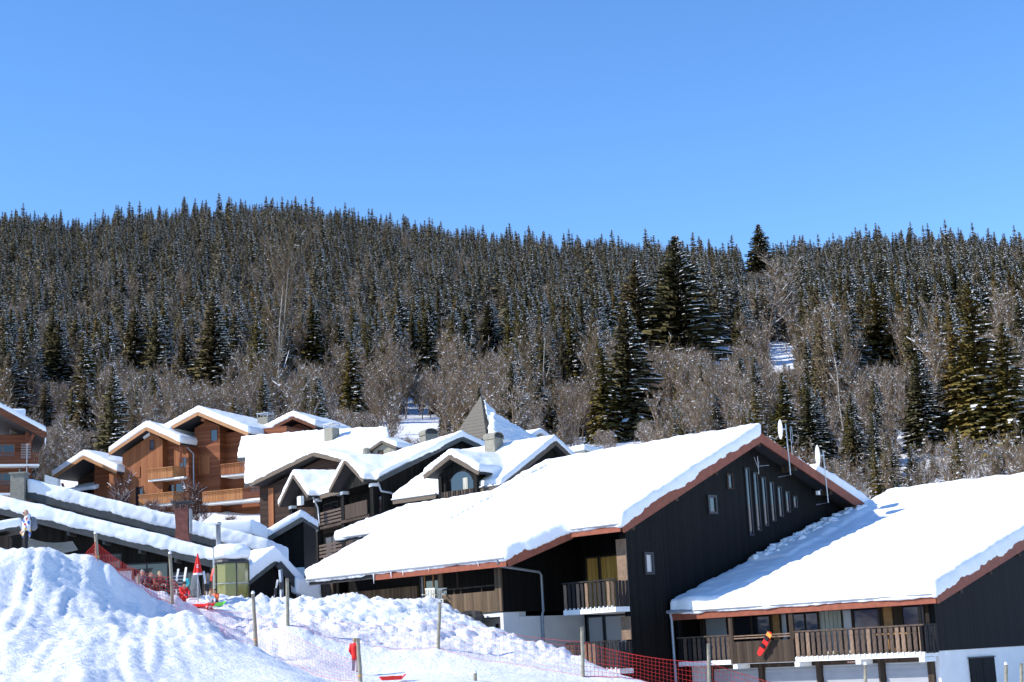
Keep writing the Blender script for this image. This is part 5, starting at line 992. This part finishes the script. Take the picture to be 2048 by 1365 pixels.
def bare(seed, H, spread, tw=1.0, snow=.3, mat='twig', bmat=None, up=.55, nlimb=9, thick=1.0):
    rd = random.Random(seed); T = MB(); v = []; f = []; mi = []
    def strip(a, b, w_, m):
        d = (b - a); s = d.cross(Vector((rd.uniform(-1, 1), rd.uniform(-1, 1), rd.uniform(-1, 1)))); s = s.normalized() * w_ if s.length > 1e-6 else Vector((w_, 0, 0)); n = len(v); v.extend((tuple(a - s), tuple(a + s), tuple(b + s * .35), tuple(b - s * .35))); f.append((n, n + 1, n + 2, n + 3)); mi.append(m)
    def blob(p, r):
        n = len(v); 
        for x, y, z in ((-1, -.6, 0), (1, -.7, 0), (.8, .8, .0), (-.9, .7, 0), (0, 0, .9)): v.append((p.x + x * r * rd.uniform(.7, 1.2), p.y + y * r * rd.uniform(.7, 1.2), p.z + z * r))
        for q in ((0, 1, 4), (1, 2, 4), (2, 3, 4), (3, 0, 4), (3, 2, 1, 0)): f.append(tuple(n + i for i in q)); mi.append(1)
    def grow(p, d, L, r, depth):
        n = 3; pts = [p]; q = p; dd = d.copy()
        for k in range(n):
            dd = (dd + Vector((rd.uniform(-.22, .22), rd.uniform(-.22, .22), rd.uniform(-.05, .20) * up * 2))).normalized(); q = q + dd * (L / n); pts.append(q)
        if depth == 0: T.tube(pts, [r, r * .8, r * .62, r * .45], 5, cap=False)
        else:
            for a, b in zip(pts[:-1], pts[1:]):
                strip(a, b, r, 0); strip(a, b, r * .7, 0)
                if rd.random() < snow * .4 and dd.z < .8: strip(a + Vector((0, 0, r)), b + Vector((0, 0, r)), r * 1.15, 1)
        if depth >= 3:
            for k in range(int(5 * tw)):
                t = rd.uniform(.2, 1); a = pts[min(n - 1, int(t * n))].lerp(pts[min(n, int(t * n) + 1)], t * n % 1); x = (dd + Vector((rd.uniform(-.8, .8), rd.uniform(-.8, .8), rd.uniform(-.3, .8)))).normalized(); e = a + x * rd.uniform(.35, .95)
                strip(a, e, .013 * thick, 0)
                if rd.random() < snow * .16: strip(a + Vector((0, 0, .02)), e + Vector((0, 0, .02)), .02 * thick, 1)
            if rd.random() < snow * .40: blob(pts[2], rd.uniform(.06, .17))
            return
        nb = {0: nlimb, 1: 5, 2: 4}[depth]
        for k in range(nb):
            t = (.10 if depth == 0 else .15) + (1 - (.10 if depth == 0 else .15)) * (k + rd.uniform(0, .9)) / nb; t = min(t, .999); i = min(n - 1, int(t * n)); a = pts[i].lerp(pts[i + 1], t * n - i)
            ang = rd.uniform(0, 6.28); x = Vector((math.cos(ang), math.sin(ang), rd.uniform(.15, .9) * up * 1.6)) * spread + dd * .55; grow(a, x.normalized(), L * rd.uniform(.34, .56) * (1.15 - .5 * t if depth == 0 else 1), r * (.42 if depth == 0 else .55), depth + 1)
    grow(Vector((0, 0, -.4)), Vector((rd.uniform(-.06, .06), rd.uniform(-.06, .06), 1)).normalized(), H * .92, .011 * H * thick + .03, 0)
    me = bpy.data.meshes.new('crown'); me.from_pydata(v, [], f); me.materials.append(M[mat]); me.materials.append(M['treesnow']); me.polygons.foreach_set('material_index', mi)
    return me, T.mesh('trunk', bmat or mat)
# prototypes (mesh pairs)
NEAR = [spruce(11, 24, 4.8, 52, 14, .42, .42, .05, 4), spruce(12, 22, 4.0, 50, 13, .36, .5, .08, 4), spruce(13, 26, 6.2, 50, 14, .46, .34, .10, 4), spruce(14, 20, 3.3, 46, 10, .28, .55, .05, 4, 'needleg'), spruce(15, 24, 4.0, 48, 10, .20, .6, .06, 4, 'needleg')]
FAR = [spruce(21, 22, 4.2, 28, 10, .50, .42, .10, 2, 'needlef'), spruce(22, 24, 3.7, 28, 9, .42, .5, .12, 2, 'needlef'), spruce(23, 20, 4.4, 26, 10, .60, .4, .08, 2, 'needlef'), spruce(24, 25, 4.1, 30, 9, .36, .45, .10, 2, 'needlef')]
BARE = [bare(31, 12, .72, 1.5, .5, up=.75, nlimb=13), bare(32, 9, .9, 1.7, .62, up=.6, nlimb=13), bare(33, 14, .58, 1.5, .34, up=.9, nlimb=13), bare(34, 7, 1.1, 1.7, .72, up=.45, nlimb=13), bare(35, 13, .64, 1.5, .42, up=.8, nlimb=13)]
BIRCH = [bare(41, 22, .55, 1.1, .06, 'twig', 'birch', .8, 16, .5), bare(42, 18, .7, 1.2, .12, 'twig', 'birch', .7, 14, .6)]
SHRUB = [bare(51, 4.2, 1.0, 1.5, .35, 'shrub', None, .9, 14, 1.0), bare(52, 3.4, 1.2, 1.6, .5, 'shrub', None, .8, 14, 1.0)]
FROST = bare(61, 17, 1.0, 3.0, .8, 'twig', None, .6, 18, .65)
def plant(pair, loc, s, rz, name, lab, cat, grp):
    e = empty(name, loc, rz, lab, cat, grp); e.scale = (s[0], s[0], s[1]) if isinstance(s, tuple) else (s, s, s)
    link('crown', pair[0], e); link('trunk', pair[1], e); return e
_H = {}
def solve(x, ytop, yfoot, lo=92, hi=1150):
    """the tree stands where its foot row meets the ground; its height follows from its top row"""
    ds = np.linspace(lo, hi, 900); bx = np.array([P(x, yfoot, d).x for d in ds]); zt = np.array([P(x, yfoot, d).z for d in ds]); g = ground(bx, ds)
    i = int(np.argmax(g > zt)) if (g > zt).any() else int(np.argmin(np.abs(g - zt) / ds))
    H = P(x, ytop, ds[i]).z - g[i]; return Vector((bx[i], ds[i], g[i] - .2)), float(H)
special = [  # px, top row, height, prototype, label
    (432, 588, 812, 0, 'big spruce with a sunny left side and snowy dark right side behind the larch chalet'), (630, 602, 765, 4, 'olive-green narrow spruce between the birches and the tower'), (706, 682, 850, 3, 'bushy olive spruce just above the umber house'),
    (1215, 690, 888, 4, 'dark dense spruce above the long snow ridge'), (1268, 600, 880, 1, 'tall dark spruce next to the dense one above the snow ridge'), (1368, 470, 738, 2, 'giant spreading spruce with long snow-laden boughs'), (1285, 520, 738, 2, 'giant spruce left of the long-boughed one'), (1768, 562, 765, 4, 'golden-brown spruce rising from the bare thicket'),
    (1975, 560, 925, 3, 'tall olive spruce over the right house'), (1578, 742, 930, 3, 'olive spruce behind the satellite dishes'), (1632, 770, 945, 0, 'dark snowy spruce behind the white satellite dish'), (1718, 832, 968, 2, 'small snowy spruce at the dip between the two black roofs'), (172, 752, 885, 0, 'snowy spruce between the far-left chalet and the larch chalet'), (92, 762, 880, 1, 'slim dark spruce behind the far-left chalet'),
    (1488, 592, 722, 0, 'lone spruce beside the snowy clearing'), (372, 655, 790, 1, 'dark spruce just left of the big sunny one'), (1870, 890, 955, 4, 'tiny reddish spruce above the right roof'), (1435, 792, 885, 1, 'small spruce in the thicket behind the gable'), (1105, 800, 880, 2, 'snowy young spruce beside the pyramid tower'), (340, 800, 862, 1, 'small spruce close behind the larch chalet'), (1520, 448, 500, 2, 'snowy spruce standing taller than the ridge line'),
    (272, 610, 760, 1, 'slim spruce in the thicket left of the big sunny one'), (120, 640, 790, 0, 'spruce half hidden by bare trees above the far-left chalet'), (860, 620, 770, 1, 'dark spruce above the umber house beyond the bare trees'), (985, 600, 740, 0, 'snowy-sided spruce above the pyramid tower'), (1150, 640, 790, 3, 'olive spruce left of the dark dense pair'), (20, 700, 860, 2, 'snowy spruce beyond the far-left chalet roof'), (1930, 640, 900, 3, 'olive spruce beside the tall one over the right house'), (2035, 640, 930, 3, 'olive spruce at the end of the right roof'), (1855, 700, 905, 0, 'snowy spruce behind the golden-brown one'), (565, 745, 850, 1, 'dark spruce behind the birch stems'), (940, 795, 870, 1, 'small spruce left of the pyramid tower')]
taken = []; VIEW = []
rt = random.Random(99)
for px_, ty, H, k, lab in special:
    p, H = solve(px_, ty, H); base = (24, 22, 26, 20, 24)[k]; plant(NEAR[k], p, (H / base * rt.uniform(1.35, 1.55), H / base), rt.uniform(-.6, .6), 'spruce_tree', lab, 'spruce tree', None); taken.append((p.x, p.y, 6.0 if H > 14 else 3.5)); hw = .27 * H / p.y * 3262; VIEW.append((px_ - hw, px_ + hw, p.y + 3, ty + .88 * (proj(p)[1] - ty)))
for px_, ty, H, k, lab in ((541, 488, 835, 0, 'tall pale birch with many thin upright stems'), (562, 505, 835, 0, 'slimmer birch beside the tall pale one'), (1090, 655, 860, 1, 'pale slender birch in the thicket behind the tower'), (1060, 675, 860, 1, 'pale birch left of the slender one behind the tower'), (1690, 640, 880, 1, 'spreading bare birch left of the golden-brown spruce')):
    p, H = solve(px_, ty, H); s = H / (22, 18)[k]; plant(BIRCH[k], p, (s * .9, s), rt.uniform(0, 6.28), 'birch_tree', lab, 'birch tree', None); taken.append((p.x, p.y, 3.0)); VIEW.append((px_ - 12, px_ + 12, p.y, ty + .72 * (proj(p)[1] - ty)))
p, H = solve(1535, 525, 690); plant(FROST, p, (H / 17 * 1.25, H / 17), .4, 'bare_tree', 'round bare tree white with frost near the ridge', 'bare tree', None); taken.append((p.x, p.y, 8))
for px_, py_, d, k, s in ((215, 1005, 150, 0, 1.1), (250, 1000, 149, 1, 1.1), (395, 1015, 149, 0, 1.0), (350, 1020, 149, 1, .9), (300, 1030, 148, 1, .9), (460, 1035, 147, 1, .6)):
    q = P(px_, py_, d); plant(SHRUB[k], (q.x, q.y, gz(q.x, q.y) - .3), (s, s), rt.uniform(0, 6), 'bare_shrub', 'red-brown leafless shrub with snow clumps before the larch chalet', 'shrub', 'shrubs before the larch chalet')
# clearings in photograph pixels: no tree foot may project inside
CLEAR = [(1415, 1475, 690, 745), (1530, 1625, 690, 750), (755, 910, 838, 900), (170, 235, 492, 520), (470, 480, 555, 565)]
def cleared(x, y):
    x += 16 * math.sin(y / 7.0) + 9 * math.sin(x / 5.0); y += 7 * math.sin(x / 23.0)
    return any(a <= x <= b and c <= y <= d for a, b, c, d in CLEAR)
VIEW += [(1420, 1472, 420, 742), (1532, 1622, 420, 745), (735, 800, 225, 872), (790, 860, 240, 880), (850, 925, 225, 868), (1480, 1590, 430, 640)]
rs = np.random.RandomState(5)
d = 100.0
cand = []
while d < 1000:
    st = 2.9 if d < 190 else 3.6 if d < 330 else (4.6 if d < 430 else 5.4); half = (.352 if d > 480 else .44) * d + 8
    n = int(2 * half / st); xs = -half + (np.arange(n) + rs.uniform(-.45, .45, n)) * st; yy = d + rs.uniform(-.5, .5, n) * st
    cand.append(np.stack([xs, yy], 1)); d += st * .92
cand = np.concatenate(cand); zz = ground(cand[:, 0], cand[:, 1])
clus = fbm(cand[:, 0] / 38 + 7, cand[:, 1] / 60, 3); clus2 = fbm(cand[:, 0] / 14 + 3, cand[:, 1] / 18, 2)
TP = []
for (x, y), z, c1, c2 in zip(cand, zz, clus, clus2):
    px_, py_ = proj((x, y, z))
    if y < 192 and (px_ < 1330 + (150 - y) * 1.5 or y < 112): continue
    if px_ < -330 or px_ > 2400 or cleared(px_, py_): continue
    if any((x - a) ** 2 + (y - b) ** 2 < r * r for a, b, r in taken): continue
    lim = None
    for a, b, dd, yl in VIEW:
        if a < px_ < b and y < dd and (lim is None or yl > lim): lim = yl
    # share of spruce rises uphill and to the right
    ps = np.interp(py_, [540, 610, 680, 740, 800, 880], [.98, .86, .64, .50, .40, .26] if px_ < 1000 else [.99, .97, .90, .76, .56, .38]) + .45 * c1
    r_ = rs.rand()
    if r_ < ps:
        if rs.rand() < .10: continue
        if y < 192: hm_ = rs.uniform(4, 10)
        elif y < 300: hm_ = rs.uniform(7, 17)
        elif y < 430: hm_ = rs.uniform(11, 23)
        else: hm_ = rs.uniform(10, 21) + 7 * c2 + (5 if rs.rand() < .08 else 0)
        vv = rs.randint(4); hgt = hm_ / (24, 22, 26, 20)[vv] if y < 430 else hm_ / (22, 24, 20, 25)[vv]
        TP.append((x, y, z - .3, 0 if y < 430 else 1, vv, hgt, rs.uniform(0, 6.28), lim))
    else:
        if py_ > 640 and rs.rand() < .22: continue
        TP.append((x, y, z - .2, 2, rs.randint(5), rs.uniform(.55, 1.2) * (.62 if y < 192 else 1), rs.uniform(0, 6.28), lim))
_kh = {0: (24, 22, 26, 20), 1: (22, 24, 20, 25), 2: (12, 9, 14, 7, 13)}
T2 = []
for x, y, z, kind, var, sc_, rz, lim in TP:               # keep nearer trees low enough not to hide the marked ones
    if lim is not None:
        px_, py_ = proj((x, y, z)); mx = (py_ - lim) / 3262 * y / _kh[kind][var]
        if mx < .22: continue
        sc_ = min(sc_, mx)
    T2.append((x, y, z, kind, var, sc_, rz if kind == 2 else (rz - 3.14) * .2))
TP = T2
TP.sort(key=lambda t: t[1])
ns = nb = 0; rest = []
def zone(x, y, z):
    p = proj((x, y, z))[0]
    return 'behind the larch chalets' if p < 480 else 'behind the umber house and the tower' if p < 1000 else 'above the long black house' if p < 1500 else 'above the house with the slatted balcony'
SLOOK = ('broad snow-dusted spruce', 'slim dark spruce', 'wide spruce with snow-laden boughs', 'narrow olive-green spruce', 'olive-brown spruce with little snow')
BLOOK = ('leafless brown tree', 'low spreading leafless tree', 'tall upright leafless tree', 'small snow-flecked leafless tree', 'slender leafless brown tree')
for x, y, z, kind, var, s, rz in TP:
    seen = -40 < proj((x, y, z))[0] < 2090
    if seen and kind < 2 and ns < 260:
        ns += 1; k = var if rt.random() < .8 else 4; base = NEAR[k]; plant(base, (x, y, z), (s * rt.uniform(.85, 1.05), s), rz, 'spruce_tree', SLOOK[k] + ' in the wood ' + zone(x, y, z), 'spruce tree', SLOOK[k] + ' group ' + zone(x, y, z))
    elif seen and kind == 2 and nb < 290:
        nb += 1; plant(BARE[var], (x, y, z), s, rz, 'bare_tree', BLOOK[var] + ' in the wood ' + zone(x, y, z), 'bare tree', BLOOK[var] + ' group ' + zone(x, y, z))
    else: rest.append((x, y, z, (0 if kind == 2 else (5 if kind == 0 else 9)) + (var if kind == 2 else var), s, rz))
# the rest of the forest: one object, instances on points
def forest(rest):
    protos = [b for b in BARE] + NEAR[:4] + FAR
    # source objects: the crowns and trunks of planted trees share these meshes
    src = {}
    for o in bpy.data.objects:
        if o.type == 'MESH' and o.data is not None: src.setdefault(o.data.name, o)
    i0 = 0
    me = bpy.data.meshes.new('forest'); me.vertices.add(len(rest)); me.vertices.foreach_set('co', np.array([r[:3] for r in rest], np.float32).ravel())
    for nm, j, ty in (('kind', 3, 'INT'), ('scl', 4, 'FLOAT'), ('rot', 5, 'FLOAT')):
        a = me.attributes.new(nm, ty, 'POINT'); a.data.foreach_set('value', np.array([r[j] for r in rest], np.int32 if ty == 'INT' else np.float32))
    o = link('forest', me); ng = bpy.data.node_groups.new('forest', 'GeometryNodeTree'); N = ng.nodes; Lk = ng.links
    ng.interface.new_socket('Geometry', in_out='INPUT', socket_type='NodeSocketGeometry'); ng.interface.new_socket('Geometry', in_out='OUTPUT', socket_type='NodeSocketGeometry')
    gi = N.new('NodeGroupInput'); go_ = N.new('NodeGroupOutput'); J = N.new('GeometryNodeJoinGeometry')
    def attr(nm, ty): a = N.new('GeometryNodeInputNamedAttribute'); a.data_type = ty; a.inputs[0].default_value = nm; return a.outputs[0]
    kd, sc_, rt_ = attr('kind', 'INT'), attr('scl', 'FLOAT'), attr('rot', 'FLOAT'); cx = N.new('ShaderNodeCombineXYZ'); Lk.new(rt_, cx.inputs[2])
    for k, pr in enumerate(protos):
        jj = N.new('GeometryNodeJoinGeometry')
        for m_ in pr:
            if m_.name in src: ob = src[m_.name]
            else: ob = None
            if ob is None: continue
            oi = N.new('GeometryNodeObjectInfo'); oi.transform_space = 'ORIGINAL'; oi.inputs[0].default_value = ob; Lk.new(oi.outputs['Geometry'], jj.inputs[0])
        cp = N.new('FunctionNodeCompare'); cp.data_type = 'INT'; cp.operation = 'EQUAL'; Lk.new(kd, cp.inputs[2]); cp.inputs[3].default_value = k
        ip = N.new('GeometryNodeInstanceOnPoints'); Lk.new(gi.outputs[0], ip.inputs['Points']); Lk.new(cp.outputs[0], ip.inputs['Selection']); Lk.new(jj.outputs[0], ip.inputs['Instance'])
        Lk.new(cx.outputs[0], ip.inputs['Rotation']); Lk.new(sc_, ip.inputs['Scale']); Lk.new(ip.outputs[0], J.inputs[0])
    Lk.new(J.outputs[0], go_.inputs[0]); md = o.modifiers.new('trees', 'NODES'); md.node_group = ng
    return o
# one planted tree of each far kind stands at the lower edge of the forest so that its meshes serve as sources
for k, pr in enumerate(FAR):
    j = next(i for i, r in enumerate(rest) if r[3] == 9 + k); x, y, z, _, s, rz = rest.pop(j); plant(pr, (x, y, z), s, rz, 'spruce_tree', ('conical', 'slender', 'squat', 'towering')[k] + ' spruce halfway up the hill ' + zone(x, y, z), 'spruce tree', 'spruces halfway up the hill')
fo = forest(rest); tag(fo, 'dense snow-dusted spruce and bare forest covering the hillside up to the ridge', 'forest', None, 'stuff')
